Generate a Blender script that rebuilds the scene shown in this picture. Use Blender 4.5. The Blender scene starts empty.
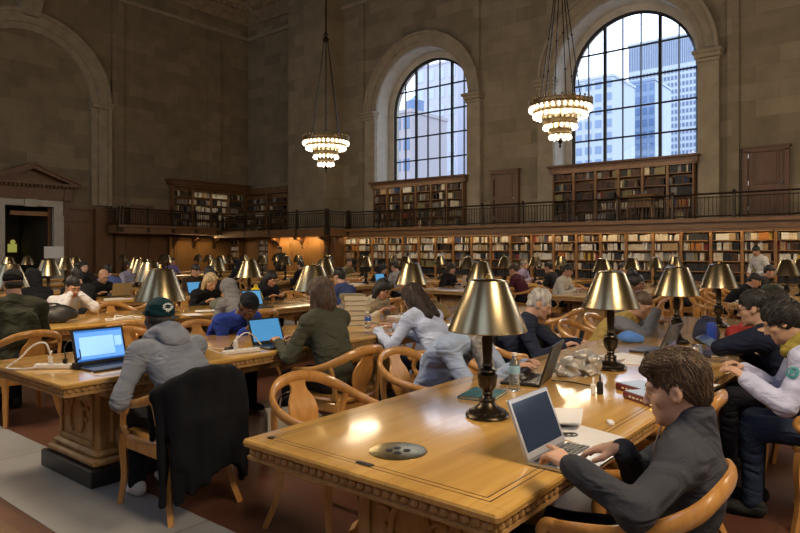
import bpy, bmesh, math, random
import numpy as np
from mathutils import Vector, Matrix
from mathutils.geometry import tessellate_polygon
random.seed(7)
rng = np.random.default_rng(7)
S = bpy.context.scene
COL = S.collection
PI = math.pi
R = math.radians

# ------------------------------------------------------------------ materials
def new_mat(name):
    m = bpy.data.materials.new(name)
    m.use_nodes = True
    nt = m.node_tree
    return m, nt, nt.nodes['Principled BSDF']

def nd(nt, t, **kw):
    n = nt.nodes.new(t)
    for k, v in kw.items():
        setattr(n, k, v)
    return n

def c4(c):
    return (c[0], c[1], c[2], 1.0)

def mat(name, col, rough=.6, metal=0., var=.12, vscale=6., bump=0., bscale=40., stretch=(1, 1, 1), coat=0., spec=.5, aniso=0., trans=0., alpha=1.):
    """Principled surface with a little noise in its colour and relief."""
    m, nt, b = new_mat(name)
    b.inputs['Roughness'].default_value = rough
    b.inputs['Metallic'].default_value = metal
    b.inputs['Specular IOR Level'].default_value = spec
    b.inputs['Coat Weight'].default_value = coat
    b.inputs['Coat Roughness'].default_value = .12
    b.inputs['Anisotropic'].default_value = aniso
    b.inputs['Transmission Weight'].default_value = trans
    b.inputs['Alpha'].default_value = alpha
    tc = nd(nt, 'ShaderNodeTexCoord')
    mp = nd(nt, 'ShaderNodeMapping')
    mp.inputs['Scale'].default_value = stretch
    nt.links.new(tc.outputs['Object'], mp.inputs['Vector'])
    n = nd(nt, 'ShaderNodeTexNoise')
    n.inputs['Scale'].default_value = vscale
    n.inputs['Detail'].default_value = 5
    nt.links.new(mp.outputs['Vector'], n.inputs['Vector'])
    r = nd(nt, 'ShaderNodeValToRGB')
    r.color_ramp.elements[0].position = .3
    r.color_ramp.elements[1].position = .7
    r.color_ramp.elements[0].color = c4([max(0, x * (1 - var)) for x in col])
    r.color_ramp.elements[1].color = c4([min(1, x * (1 + var)) for x in col])
    nt.links.new(n.outputs['Fac'], r.inputs['Fac'])
    nt.links.new(r.outputs['Color'], b.inputs['Base Color'])
    if bump:
        n2 = nd(nt, 'ShaderNodeTexNoise')
        n2.inputs['Scale'].default_value = bscale
        n2.inputs['Detail'].default_value = 4
        nt.links.new(mp.outputs['Vector'], n2.inputs['Vector'])
        bp = nd(nt, 'ShaderNodeBump')
        bp.inputs['Strength'].default_value = bump
        bp.inputs['Distance'].default_value = .01
        nt.links.new(n2.outputs['Fac'], bp.inputs['Height'])
        nt.links.new(bp.outputs['Normal'], b.inputs['Normal'])
    return m

def emit_mat(name, col, strength):
    m, nt, b = new_mat(name)
    b.inputs['Base Color'].default_value = c4(col)
    b.inputs['Emission Color'].default_value = c4(col)
    b.inputs['Emission Strength'].default_value = strength
    b.inputs['Roughness'].default_value = .3
    m.cycles.emission_sampling = 'NONE'
    return m

def wood(name, c1, c2, rough=.4, coat=.0, grain=(14, 1.2, 14), scale=3., bump=.05):
    m, nt, b = new_mat(name)
    b.inputs['Roughness'].default_value = rough
    b.inputs['Coat Weight'].default_value = coat
    b.inputs['Coat Roughness'].default_value = .15
    tc = nd(nt, 'ShaderNodeTexCoord')
    mp = nd(nt, 'ShaderNodeMapping')
    mp.inputs['Scale'].default_value = grain
    nt.links.new(tc.outputs['Object'], mp.inputs['Vector'])
    n = nd(nt, 'ShaderNodeTexNoise')
    n.inputs['Scale'].default_value = scale
    n.inputs['Detail'].default_value = 6
    n.inputs['Distortion'].default_value = .6
    nt.links.new(mp.outputs['Vector'], n.inputs['Vector'])
    r = nd(nt, 'ShaderNodeValToRGB')
    r.color_ramp.elements[0].position = .3
    r.color_ramp.elements[1].position = .72
    r.color_ramp.elements[0].color = c4(c1)
    r.color_ramp.elements[1].color = c4(c2)
    nt.links.new(n.outputs['Fac'], r.inputs['Fac'])
    nt.links.new(r.outputs['Color'], b.inputs['Base Color'])
    bp = nd(nt, 'ShaderNodeBump')
    bp.inputs['Strength'].default_value = bump
    bp.inputs['Distance'].default_value = .004
    nt.links.new(n.outputs['Fac'], bp.inputs['Height'])
    nt.links.new(bp.outputs['Normal'], b.inputs['Normal'])
    return m

def stone(name, plane, c1, c2, mortar, w=1.15, h=.48, rough=.85):
    """Ashlar blocks; plane 'x' = wall along X, 'y' = wall along Y, 'f' = floor."""
    m, nt, b = new_mat(name)
    b.inputs['Roughness'].default_value = rough
    tc = nd(nt, 'ShaderNodeTexCoord')
    sp = nd(nt, 'ShaderNodeSeparateXYZ')
    cb = nd(nt, 'ShaderNodeCombineXYZ')
    nt.links.new(tc.outputs['Object'], sp.inputs[0])
    nt.links.new(sp.outputs['Y' if plane == 'y' else 'X'], cb.inputs['X'])
    nt.links.new(sp.outputs['Y' if plane == 'f' else 'Z'], cb.inputs['Y'])
    br = nd(nt, 'ShaderNodeTexBrick')
    br.inputs['Color1'].default_value = c4(c1)
    br.inputs['Color2'].default_value = c4(c2)
    br.inputs['Mortar'].default_value = c4(mortar)
    br.inputs['Scale'].default_value = 1.
    br.inputs['Brick Width'].default_value = w
    br.inputs['Row Height'].default_value = h
    br.inputs['Mortar Size'].default_value = .008
    br.inputs['Mortar Smooth'].default_value = .3
    nt.links.new(cb.outputs[0], br.inputs['Vector'])
    n = nd(nt, 'ShaderNodeTexNoise')
    n.inputs['Scale'].default_value = 1.7
    n.inputs['Detail'].default_value = 8
    nt.links.new(tc.outputs['Object'], n.inputs['Vector'])
    mx = nd(nt, 'ShaderNodeMix', data_type='RGBA', blend_type='MULTIPLY')
    mx.inputs[0].default_value = .55
    rr = nd(nt, 'ShaderNodeValToRGB')
    rr.color_ramp.elements[0].color = (.62, .6, .56, 1)
    rr.color_ramp.elements[1].color = (1, 1, 1, 1)
    rr.color_ramp.elements[0].position = .3
    rr.color_ramp.elements[1].position = .62
    nt.links.new(n.outputs['Fac'], rr.inputs['Fac'])
    nt.links.new(br.outputs['Color'], mx.inputs[6])
    nt.links.new(rr.outputs['Color'], mx.inputs[7])
    nt.links.new(mx.outputs[2], b.inputs['Base Color'])
    return m

# ------------------------------------------------------------------ mesh builder
class MB:
    def __init__(self):
        self.v = []
        self.f = []
        self.m = []
        self.cur = 0

    def add(self, verts, faces, mi=None):
        o = len(self.v)
        self.v.extend([tuple(p) for p in verts])
        for f in faces:
            self.f.append(tuple(i + o for i in f))
            self.m.append(self.cur if mi is None else mi)
        return self

    def box(self, c, s, rz=0., bev=0., M=None, mi=None):
        hx, hy, hz = s[0] / 2, s[1] / 2, s[2] / 2
        if bev > 0:
            b = min(bev, hx * .9, hy * .9, hz * .9)
            pts, fs = [], []
            def ring(x, y, z):
                return [(-x, -y, z), (x, -y, z), (x, y, z), (-x, y, z)]
            # eight-sided plan with chamfered vertical and horizontal edges
            def oct_(x, y, k, z):
                return [(-x + k, -y, z), (x - k, -y, z), (x, -y + k, z), (x, y - k, z), (x - k, y, z), (-x + k, y, z), (-x, y - k, z), (-x, -y + k, z)]
            L = [oct_(hx - b, hy - b, b * .5, -hz), oct_(hx, hy, b, -hz + b), oct_(hx, hy, b, hz - b), oct_(hx - b, hy - b, b * .5, hz)]
            for l in L:
                pts += l
            fs.append(tuple(range(7, -1, -1)))
            for k in range(3):
                for i in range(8):
                    j = (i + 1) % 8
                    fs.append((k * 8 + i, k * 8 + j, k * 8 + 8 + j, k * 8 + 8 + i))
            fs.append(tuple(range(24, 32)))
        else:
            pts = [(x, y, z) for z in (-hz, hz) for y in (-hy, hy) for x in (-hx, hx)]
            fs = [(0, 2, 3, 1), (4, 5, 7, 6), (0, 1, 5, 4), (2, 6, 7, 3), (0, 4, 6, 2), (1, 3, 7, 5)]
        T = Matrix.Translation(c) @ Matrix.Rotation(rz, 4, 'Z')
        if M is not None:
            T = Matrix.Translation(c) @ M.to_4x4()
        return self.add([T @ Vector(p) for p in pts], fs, mi)

    def tube(self, path, rad, n=8, cap=True, flat=None, up=None, closed=False, mi=None):
        """Swept round or oval (flat=(across, along-up)) section."""
        P = [Vector(p) for p in path]
        k = len(P)
        if not hasattr(rad, '__len__'):
            rad = [rad] * k
        upv = Vector(up) if up else Vector((0, 0, 1))
        rings, prev = [], None
        for i, p in enumerate(P):
            if closed:
                t = P[(i + 1) % k] - P[i - 1]
            else:
                t = P[min(i + 1, k - 1)] - P[max(i - 1, 0)]
            t.normalize()
            if up is None and prev is not None:
                a = prev - t * prev.dot(t)
            else:
                a = upv - t * upv.dot(t)
            if a.length < 1e-4:
                a = Vector((1, 0, 0)) - t * t.x
                if a.length < 1e-4:
                    a = Vector((0, 1, 0))
            a.normalize()
            prev = a
            b = t.cross(a)
            fx, fy = flat if flat else (1., 1.)
            rings.append([p + b * (math.cos(2 * PI * j / n) * rad[i] * fx) + a * (math.sin(2 * PI * j / n) * rad[i] * fy) for j in range(n)])
        pts = [q for r_ in rings for q in r_]
        fs = []
        for i in range(k if closed else k - 1):
            i2 = (i + 1) % k
            for j in range(n):
                j2 = (j + 1) % n
                fs.append((i * n + j, i * n + j2, i2 * n + j2, i2 * n + j))
        if cap and not closed:
            fs.append(tuple(range(n - 1, -1, -1)))
            fs.append(tuple(range((k - 1) * n, k * n)))
        return self.add(pts, fs, mi)

    def lathe(self, prof, n=24, c=(0, 0, 0), mi=None, M=None, gad=None):
        """prof: (radius, z) pairs; gad: {index: (count, amount)} flutes a ring."""
        pts, fs = [], []
        k = len(prof)
        for i, (r_, z) in enumerate(prof):
            for j in range(n):
                a = 2 * PI * j / n
                rr = r_
                if gad and i in gad:
                    rr = r_ * (1 + gad[i][1] * math.cos(gad[i][0] * a))
                pts.append(Vector((rr * math.cos(a), rr * math.sin(a), z)))
        for i in range(k - 1):
            for j in range(n):
                j2 = (j + 1) % n
                fs.append((i * n + j, i * n + j2, i * n + n + j2, i * n + n + j))
        if prof[0][0] > 1e-5:
            fs.append(tuple(range(n - 1, -1, -1)))
        if prof[-1][0] > 1e-5:
            fs.append(tuple(range((k - 1) * n, k * n)))
        T = Matrix.Translation(c)
        if M is not None:
            T = T @ M.to_4x4()
        return self.add([T @ p for p in pts], fs, mi)

    def prism(self, outline, axis, a, b, mi=None):
        """2D outline extruded along axis between a and b. axis 'x': (y,z); 'y': (x,z); 'z': (x,y)."""
        def P(u, w, t):
            return {'x': (t, u, w), 'y': (u, t, w), 'z': (u, w, t)}[axis]
        n = len(outline)
        pts = [P(u, w, a) for u, w in outline] + [P(u, w, b) for u, w in outline]
        fs = [(i, (i + 1) % n, n + (i + 1) % n, n + i) for i in range(n)]
        tri = tessellate_polygon([[Vector((u, w, 0)) for u, w in outline]])
        for t in tri:
            fs.append((t[2], t[1], t[0]))
            fs.append((n + t[0], n + t[1], n + t[2]))
        return self.add(pts, fs, mi)

    def ball(self, c, r, n=12, m=8, mi=None):
        prof = [(max(1e-6, math.sin(PI * i / m)), -math.cos(PI * i / m)) for i in range(m + 1)]
        rr = r if hasattr(r, '__len__') else (r, r, r)
        pts, fs = [], []
        for (q, z) in prof:
            for j in range(n):
                a = 2 * PI * j / n
                pts.append((c[0] + rr[0] * q * math.cos(a), c[1] + rr[1] * q * math.sin(a), c[2] + rr[2] * z))
        for i in range(m):
            for j in range(n):
                j2 = (j + 1) % n
                fs.append((i * n + j, i * n + j2, i * n + n + j2, i * n + n + j))
        return self.add(pts, fs, mi)

    def build(self, name, mats, parent=None, smooth=None, loc=None, rz=None):
        me = bpy.data.meshes.new(name)
        me.from_pydata(self.v, [], self.f)
        ms = mats if isinstance(mats, (list, tuple)) else [mats]
        for x in ms:
            me.materials.append(x)
        if len(ms) > 1:
            me.polygons.foreach_set('material_index', self.m)
        bm = bmesh.new()
        bm.from_mesh(me)
        bmesh.ops.recalc_face_normals(bm, faces=bm.faces)
        if smooth is not None:
            for f in bm.faces:
                f.smooth = True
            ca = math.cos(R(smooth))
            for e in bm.edges:
                if len(e.link_faces) == 2 and e.link_faces[0].normal.dot(e.link_faces[1].normal) < ca:
                    e.smooth = False
        bm.to_mesh(me)
        bm.free()
        o = bpy.data.objects.new(name, me)
        COL.objects.link(o)
        if parent is not None:
            o.parent = parent
        if loc is not None:
            o.location = loc
        if rz is not None:
            o.rotation_euler = (0, 0, rz)
        return o

def tag(o, label=None, cat=None, group=None, kind=None):
    if label:
        o['label'] = label
    if cat:
        o['category'] = cat
    if group:
        o['group'] = group
    if kind:
        o['kind'] = kind
    return o

def empty(name, loc=(0, 0, 0), rz=0., label=None, cat=None, group=None):
    o = bpy.data.objects.new(name, None)
    o.empty_display_size = .1
    COL.objects.link(o)
    o.location = loc
    o.rotation_euler = (0, 0, rz)
    return tag(o, label, cat, group)

KIDS = {}
def kids(o):
    if o.name not in KIDS:
        KIDS[o.name] = list(o.children)
    return KIDS[o.name]

def copy_tree(o, parent=None):
    c = o.copy()
    COL.objects.link(c)
    if parent is not None:
        c.parent = parent
    for ch in kids(o):
        copy_tree(ch, c)
    KIDS[c.name] = []
    return c

def place(proto, used, loc, rz, label, group=None, cat=None):
    """First call moves the prototype, later calls copy it."""
    o = copy_tree(proto) if used[0] else proto
    used[0] = True
    o.location = loc
    o.rotation_euler = (0, 0, rz)
    o['label'] = label
    if group:
        o['group'] = group
    if cat:
        o['category'] = cat
    return o

def spline(pts, n=6):
    """Catmull-Rom through points."""
    P = [np.array(p, float) for p in pts]
    P = [2 * P[0] - P[1]] + P + [2 * P[-1] - P[-2]]
    out = []
    for i in range(1, len(P) - 2):
        for k in range(n):
            t = k / n
            a, b, c, d = P[i - 1], P[i], P[i + 1], P[i + 2]
            out.append(.5 * ((2 * b) + (-a + c) * t + (2 * a - 5 * b + 4 * c - d) * t * t + (-a + 3 * b - 3 * c + d) * t ** 3))
    out.append(P[-2])
    return out

ORD = ['first', 'second', 'third', 'fourth', 'fifth', 'sixth', 'seventh', 'eighth', 'ninth', 'tenth', 'eleventh', 'twelfth', 'thirteenth', 'fourteenth', 'fifteenth', 'sixteenth', 'seventeenth', 'eighteenth', 'nineteenth', 'twentieth', 'twenty-first', 'twenty-second', 'twenty-third', 'twenty-fourth', 'twenty-fifth', 'twenty-sixth']

# ------------------------------------------------------------------ palette
M_stone_x = stone('limestone_long_wall', 'x', (.32, .268, .185), (.225, .188, .125), (.23, .192, .13))
M_stone_y = stone('limestone_end_wall', 'y', (.29, .24, .163), (.20, .165, .108), (.21, .172, .115))
M_stone = mat('limestone_carved', (.33, .282, .205), .85, var=.15, vscale=3, bump=.15, bscale=25)
M_stone_pale = mat('limestone_window_reveal', (.50, .46, .39), .85, var=.12, vscale=3)
M_marble_trim = mat('white_marble_surround', (.50, .48, .43), .5, var=.12, vscale=4)
M_dark_wood = wood('dark_walnut_panelling', (.10, .045, .018), (.19, .092, .038), .45, grain=(9, 9, 1.), bump=.08)
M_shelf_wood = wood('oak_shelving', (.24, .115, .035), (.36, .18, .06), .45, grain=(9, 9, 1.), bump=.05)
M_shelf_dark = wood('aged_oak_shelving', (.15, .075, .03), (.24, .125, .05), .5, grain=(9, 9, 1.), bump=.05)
M_door = wood('brown_door_wood', (.115, .056, .029), (.165, .085, .045), .5, grain=(9, 9, 1.))
M_iron = mat('bronze_iron', (.055, .042, .03), .45, .7, var=.2)
M_chair = wood('honey_oak_chair', (.40, .19, .05), (.58, .30, .09), .28, .4, grain=(9, 9, 2), scale=2.5)
M_ped = wood('carved_oak_pedestal', (.28, .155, .058), (.46, .28, .115), .45, grain=(7, 7, 1.2))
M_black_stone = mat('black_stone_plinth', (.018, .018, .02), .35, var=.3)
M_brass = mat('brushed_brass_shade', (.27, .222, .138), .27, 1., var=.08, vscale=3)
M_brass2 = mat('polished_brass', (.62, .48, .22), .25, 1., var=.1)
M_bronze = mat('dark_bronze_lamp', (.045, .034, .024), .32, .9, var=.3, vscale=20, bump=.1)
M_white_in = mat('white_shade_lining', (.75, .70, .58), .6)
M_black = mat('black_plastic', (.012, .012, .014), .35, var=.2)
M_dgrey = mat('dark_grey_plastic', (.045, .045, .05), .4, var=.15)
M_silver = mat('aluminium', (.62, .62, .64), .32, .9, var=.04)
M_white = mat('white_plastic', (.72, .72, .72), .4, var=.04)
M_paper = mat('white_paper', (.74, .74, .76), .7, var=.05)
M_cream = mat('cream_paper', (.70, .63, .48), .75, var=.06, vscale=30, stretch=(1, 1, 12))
M_steel = mat('window_iron', (.02, .02, .022), .5, .3)
SKY, PCH, PSH, EXPO = 3.5, 620., 10., 0.0
# ------------------------------------------------------------------ table-top wood
def table_wood():
    m, nt, b = new_mat('varnished_oak_tabletop')
    b.inputs['Roughness'].default_value = .2
    b.inputs['Coat Weight'].default_value = 1.
    b.inputs['Coat IOR'].default_value = 2.0
    b.inputs['Coat Roughness'].default_value = .13
    L = nt.links
    tc = nd(nt, 'ShaderNodeTexCoord')
    mp = nd(nt, 'ShaderNodeMapping')
    mp.inputs['Scale'].default_value = (9, .8, 9)
    L.new(tc.outputs['Object'], mp.inputs['Vector'])
    n = nd(nt, 'ShaderNodeTexNoise')
    n.inputs['Scale'].default_value = 3.
    n.inputs['Detail'].default_value = 6
    n.inputs['Distortion'].default_value = .5
    L.new(mp.outputs['Vector'], n.inputs['Vector'])
    r = nd(nt, 'ShaderNodeValToRGB')
    r.color_ramp.elements[0].position = .25
    r.color_ramp.elements[1].position = .75
    r.color_ramp.elements[0].color = (.54, .30, .065, 1)
    r.color_ramp.elements[1].color = (.70, .43, .12, 1)
    L.new(n.outputs['Fac'], r.inputs['Fac'])
    # boards
    sp = nd(nt, 'ShaderNodeSeparateXYZ')
    L.new(tc.outputs['Object'], sp.inputs[0])
    cb = nd(nt, 'ShaderNodeCombineXYZ')
    L.new(sp.outputs['Y'], cb.inputs['X'])
    L.new(sp.outputs['X'], cb.inputs['Y'])
    br = nd(nt, 'ShaderNodeTexBrick')
    for k, v in (('Color1', (1, 1, 1, 1)), ('Color2', (.80, .77, .72, 1)), ('Mortar', (.62, .55, .45, 1)), ('Scale', 1.), ('Brick Width', 1.6), ('Row Height', .17), ('Mortar Size', .0012)):
        br.inputs[k].default_value = v
    L.new(cb.outputs[0], br.inputs['Vector'])
    mx = nd(nt, 'ShaderNodeMix', data_type='RGBA', blend_type='MULTIPLY')
    mx.inputs[0].default_value = .8
    L.new(r.outputs['Color'], mx.inputs[6])
    L.new(br.outputs['Color'], mx.inputs[7])
    # inlay lines parallel to the edges
    def mth(op, a, bb=None):
        q = nd(nt, 'ShaderNodeMath', operation=op)
        for i, s in enumerate((a, bb)):
            if s is None:
                continue
            if hasattr(s, 'links'):
                L.new(s, q.inputs[i])
            else:
                q.inputs[i].default_value = s
        return q.outputs[0]
    dx = mth('SUBTRACT', .62, mth('ABSOLUTE', sp.outputs['X']))
    dy = mth('SUBTRACT', 3.25, mth('ABSOLUTE', sp.outputs['Y']))
    d = mth('MINIMUM', dx, dy)
    def line(c, w):
        return mth('LESS_THAN', mth('ABSOLUTE', mth('SUBTRACT', d, c)), w)
    ln = mth('MAXIMUM', line(.075, .003), line(.1, .003))
    mx2 = nd(nt, 'ShaderNodeMix', data_type='RGBA')
    L.new(ln, mx2.inputs[0])
    L.new(mx.outputs[2], mx2.inputs[6])
    mx2.inputs[7].default_value = (.10, .045, .015, 1)
    L.new(mx2.outputs[2], b.inputs['Base Color'])
    n3 = nd(nt, 'ShaderNodeTexNoise')
    n3.inputs['Scale'].default_value = 2.5
    L.new(tc.outputs['Object'], n3.inputs['Vector'])
    rr = nd(nt, 'ShaderNodeMapRange')
    rr.inputs['To Min'].default_value = .26
    rr.inputs['To Max'].default_value = .42
    L.new(n3.outputs['Fac'], rr.inputs['Value'])
    L.new(rr.outputs[0], b.inputs['Roughness'])
    return m
M_table = table_wood()

# ------------------------------------------------------------------ smooth bodies from blended shapes
def cone(a, b, ra, rb=None, k=.02):
    return ('c', np.array(a, float), np.array(b, float), ra, ra if rb is None else rb, k, 1)

def ell(c, r, Rm=None, k=.02, op=1):
    return ('e', np.array(c, float), np.array(r, float), np.eye(3) if Rm is None else np.array(Rm), 0, k, op)

def xf(prims, M3, t):
    """Rotate (3x3) and move a list of shapes."""
    out = []
    for p in prims:
        if p[0] == 'c':
            out.append(('c', M3 @ p[1] + t, M3 @ p[2] + t, p[3], p[4], p[5], p[6]))
        else:
            out.append(('e', M3 @ p[1] + t, p[2], M3 @ p[3], 0, p[5], p[6]))
    return out

def sdf_field(prims, vox, noise=None, cut=None):
    lo = np.full(3, 1e9)
    hi = -lo
    for p in prims:
        if p[6] < 0:
            continue
        if p[0] == 'c':
            for q, r_ in ((p[1], p[3]), (p[2], p[4])):
                lo = np.minimum(lo, q - r_)
                hi = np.maximum(hi, q + r_)
        else:
            e = np.sqrt(((p[3] * p[2][None, :]) ** 2).sum(1))
            lo = np.minimum(lo, p[1] - e)
            hi = np.maximum(hi, p[1] + e)
    lo -= 3 * vox + .012
    hi += 3 * vox + .012
    n = np.ceil((hi - lo) / vox).astype(int) + 1
    F = np.full(n, .08, np.float32)
    ax = [(lo[i] + vox * np.arange(n[i])).astype(np.float32) for i in range(3)]
    for p in prims:
        k = p[5]
        pad = k + 2.5 * vox
        if p[0] == 'c':
            l = np.minimum(p[1] - p[3], p[2] - p[4]) - pad
            h = np.maximum(p[1] + p[3], p[2] + p[4]) + pad
        else:
            e = np.sqrt(((p[3] * p[2][None, :]) ** 2).sum(1))
            l = p[1] - e - pad
            h = p[1] + e + pad
        i0 = np.maximum(0, np.floor((l - lo) / vox).astype(int))
        i1 = np.minimum(n, np.ceil((h - lo) / vox).astype(int) + 1)
        if (i1 <= i0).any():
            continue
        X = ax[0][i0[0]:i1[0]][:, None, None]
        Y = ax[1][i0[1]:i1[1]][None, :, None]
        Z = ax[2][i0[2]:i1[2]][None, None, :]
        sl = (slice(i0[0], i1[0]), slice(i0[1], i1[1]), slice(i0[2], i1[2]))
        if p[0] == 'c':
            a, b = p[1], p[2]
            d = b - a
            L2 = float(d @ d) + 1e-9
            t = np.clip(((X - a[0]) * d[0] + (Y - a[1]) * d[1] + (Z - a[2]) * d[2]) / L2, 0, 1)
            D = np.sqrt((X - a[0] - t * d[0]) ** 2 + (Y - a[1] - t * d[1]) ** 2 + (Z - a[2] - t * d[2]) ** 2) - (p[3] + (p[4] - p[3]) * t)
        else:
            c, r_, M = p[1], p[2], p[3]
            x, y, z = X - c[0], Y - c[1], Z - c[2]
            u = (x * M[0, 0] + y * M[1, 0] + z * M[2, 0]) / r_[0]
            v = (x * M[0, 1] + y * M[1, 1] + z * M[2, 1]) / r_[1]
            w = (x * M[0, 2] + y * M[1, 2] + z * M[2, 2]) / r_[2]
            k0 = np.sqrt(u * u + v * v + w * w)
            k1 = np.sqrt((u / r_[0]) ** 2 + (v / r_[1]) ** 2 + (w / r_[2]) ** 2) + 1e-9
            D = k0 * (k0 - 1) / k1
            D = np.where(k0 < .05, -float(min(r_)), D)
        A = F[sl]
        if p[6] > 0:
            hh = np.clip(.5 + .5 * (A - D) / k, 0, 1)
            F[sl] = A * (1 - hh) + D * hh - k * hh * (1 - hh)
        else:
            D = -D
            hh = np.clip(.5 - .5 * (A - D) / k, 0, 1)
            F[sl] = A * (1 - hh) + D * hh + k * hh * (1 - hh)
    if noise:
        F += noise(ax[0][:, None, None], ax[1][None, :, None], ax[2][None, None, :]).astype(np.float32)
    if cut:
        for (pt, nr) in cut:      # keep the side the normal points away from
            D = (ax[0][:, None, None] - pt[0]) * nr[0] + (ax[1][None, :, None] - pt[1]) * nr[1] + (ax[2][None, None, :] - pt[2]) * nr[2]
            F = np.maximum(F, D)
    F[0] = F[-1] = .08
    F[:, 0] = F[:, -1] = .08
    F[:, :, 0] = F[:, :, -1] = .08
    return F, lo

def surface(F, lo, vox):
    """Surface nets: quads around the zero level."""
    neg = F < 0
    nx, ny, nz = F.shape
    cnt = np.zeros((nx - 1, ny - 1, nz - 1), np.int8)
    for dx in (0, 1):
        for dy in (0, 1):
            for dz in (0, 1):
                cnt += neg[dx:nx - 1 + dx, dy:ny - 1 + dy, dz:nz - 1 + dz]
    act = (cnt > 0) & (cnt < 8)
    I = np.argwhere(act)
    if len(I) == 0:
        return np.zeros((0, 3)), np.zeros((0, 4), int)
    idx = np.full(act.shape, -1, np.int64)
    idx[act] = np.arange(len(I))
    corn = [(a, b, c) for a in (0, 1) for b in (0, 1) for c in (0, 1)]
    V = {c: F[I[:, 0] + c[0], I[:, 1] + c[1], I[:, 2] + c[2]] for c in corn}
    acc = np.zeros((len(I), 3))
    num = np.zeros(len(I))
    for a in corn:
        for d in range(3):
            if a[d]:
                continue
            b = tuple(1 if i == d else a[i] for i in range(3))
            va, vb = V[a], V[b]
            s = (va < 0) != (vb < 0)
            t = np.where(s, va / np.where(s, va - vb, 1), 0)
            p = np.tile(np.array(a, float), (len(I), 1))
            p[:, d] = t
            acc += p * s[:, None]
            num += s
    P = lo + (I + acc / num[:, None]) * vox
    Q = []
    for d in range(3):
        e, f = (d + 1) % 3, (d + 2) % 3
        sl0 = [slice(1, -1)] * 3
        sl1 = [slice(1, -1)] * 3
        sl0[d] = slice(0, -1)
        sl1[d] = slice(1, None)
        A, B = neg[tuple(sl0)], neg[tuple(sl1)]
        for flip in (0, 1):
            C = np.argwhere((A & ~B) if flip == 0 else (~A & B))
            if len(C) == 0:
                continue
            off = np.ones(3, int)
            off[d] = 0
            C = C + off
            def cell(de, df):
                g = C.copy()
                g[:, e] += de
                g[:, f] += df
                return idx[g[:, 0], g[:, 1], g[:, 2]]
            q = np.stack([cell(-1, -1), cell(0, -1), cell(0, 0), cell(-1, 0)], 1)
            if flip:
                q = q[:, ::-1]
            Q.append(q)
    Q = np.concatenate(Q)
    Q = Q[(Q >= 0).all(1)]
    return P, Q

def blob(name, prims, vox, mats, parent=None, noise=None, cut=None, classify=None):
    F, lo = sdf_field(prims, vox, noise, cut)
    P, Q = surface(F, lo, vox)
    me = bpy.data.meshes.new(name)
    me.vertices.add(len(P))
    me.vertices.foreach_set('co', P.astype(np.float32).ravel())
    me.loops.add(len(Q) * 4)
    me.loops.foreach_set('vertex_index', Q.astype(np.int32).ravel())
    me.polygons.add(len(Q))
    me.polygons.foreach_set('loop_start', np.arange(0, len(Q) * 4, 4, dtype=np.int32))
    me.polygons.foreach_set('use_smooth', np.ones(len(Q), bool))
    for m in (mats if isinstance(mats, (list, tuple)) else [mats]):
        me.materials.append(m)
    if classify is not None and len(Q):
        me.polygons.foreach_set('material_index', classify(P[Q].mean(1)).astype(np.int32))
    me.update(calc_edges=True)
    me.validate()
    o = bpy.data.objects.new(name, me)
    COL.objects.link(o)
    if parent is not None:
        o.parent = parent
    return o

def wrinkle(amp, f=28., seed=0):
    g = np.random.default_rng(seed)
    W = []
    for i in range(5):
        d = g.normal(size=3)
        d /= np.linalg.norm(d)
        W.append((d * f * g.uniform(.6, 1.6), g.uniform(0, 6.28)))
    def fn(x, y, z):
        s = 0
        for (d, ph) in W:
            s = s + np.sin(x * d[0] + y * d[1] + z * d[2] + ph + 1.2 * np.sin(9 * x + 7 * z + 5 * y + ph))
        return amp * s / 2.2
    return fn

def strands(amp, hx=(150., 150., 12.), seed=0):
    g = np.random.default_rng(seed)
    def fn(x, y, z):
        s = np.sin(x * hx[0] + 1.5 * np.sin(z * 23 + y * 17)) + np.sin(y * hx[1] + x * 30 + 1.5 * np.sin(z * 19)) + .8 * np.sin(x * hx[0] * .45 + y * hx[1] * .4 + z * hx[2])
        return amp * s * .5
    return fn

# ------------------------------------------------------------------ people
def rotx(a):
    c, s = math.cos(a), math.sin(a)
    return np.array([[1, 0, 0], [0, c, -s], [0, s, c]])
def roty(a):
    c, s = math.cos(a), math.sin(a)
    return np.array([[c, 0, s], [0, 1, 0], [-s, 0, c]])
def rotz(a):
    c, s = math.cos(a), math.sin(a)
    return np.array([[c, -s, 0], [s, c, 0], [0, 0, 1]])

def unit(v):
    v = np.array(v, float)
    return v / (np.linalg.norm(v) + 1e-9)

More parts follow.
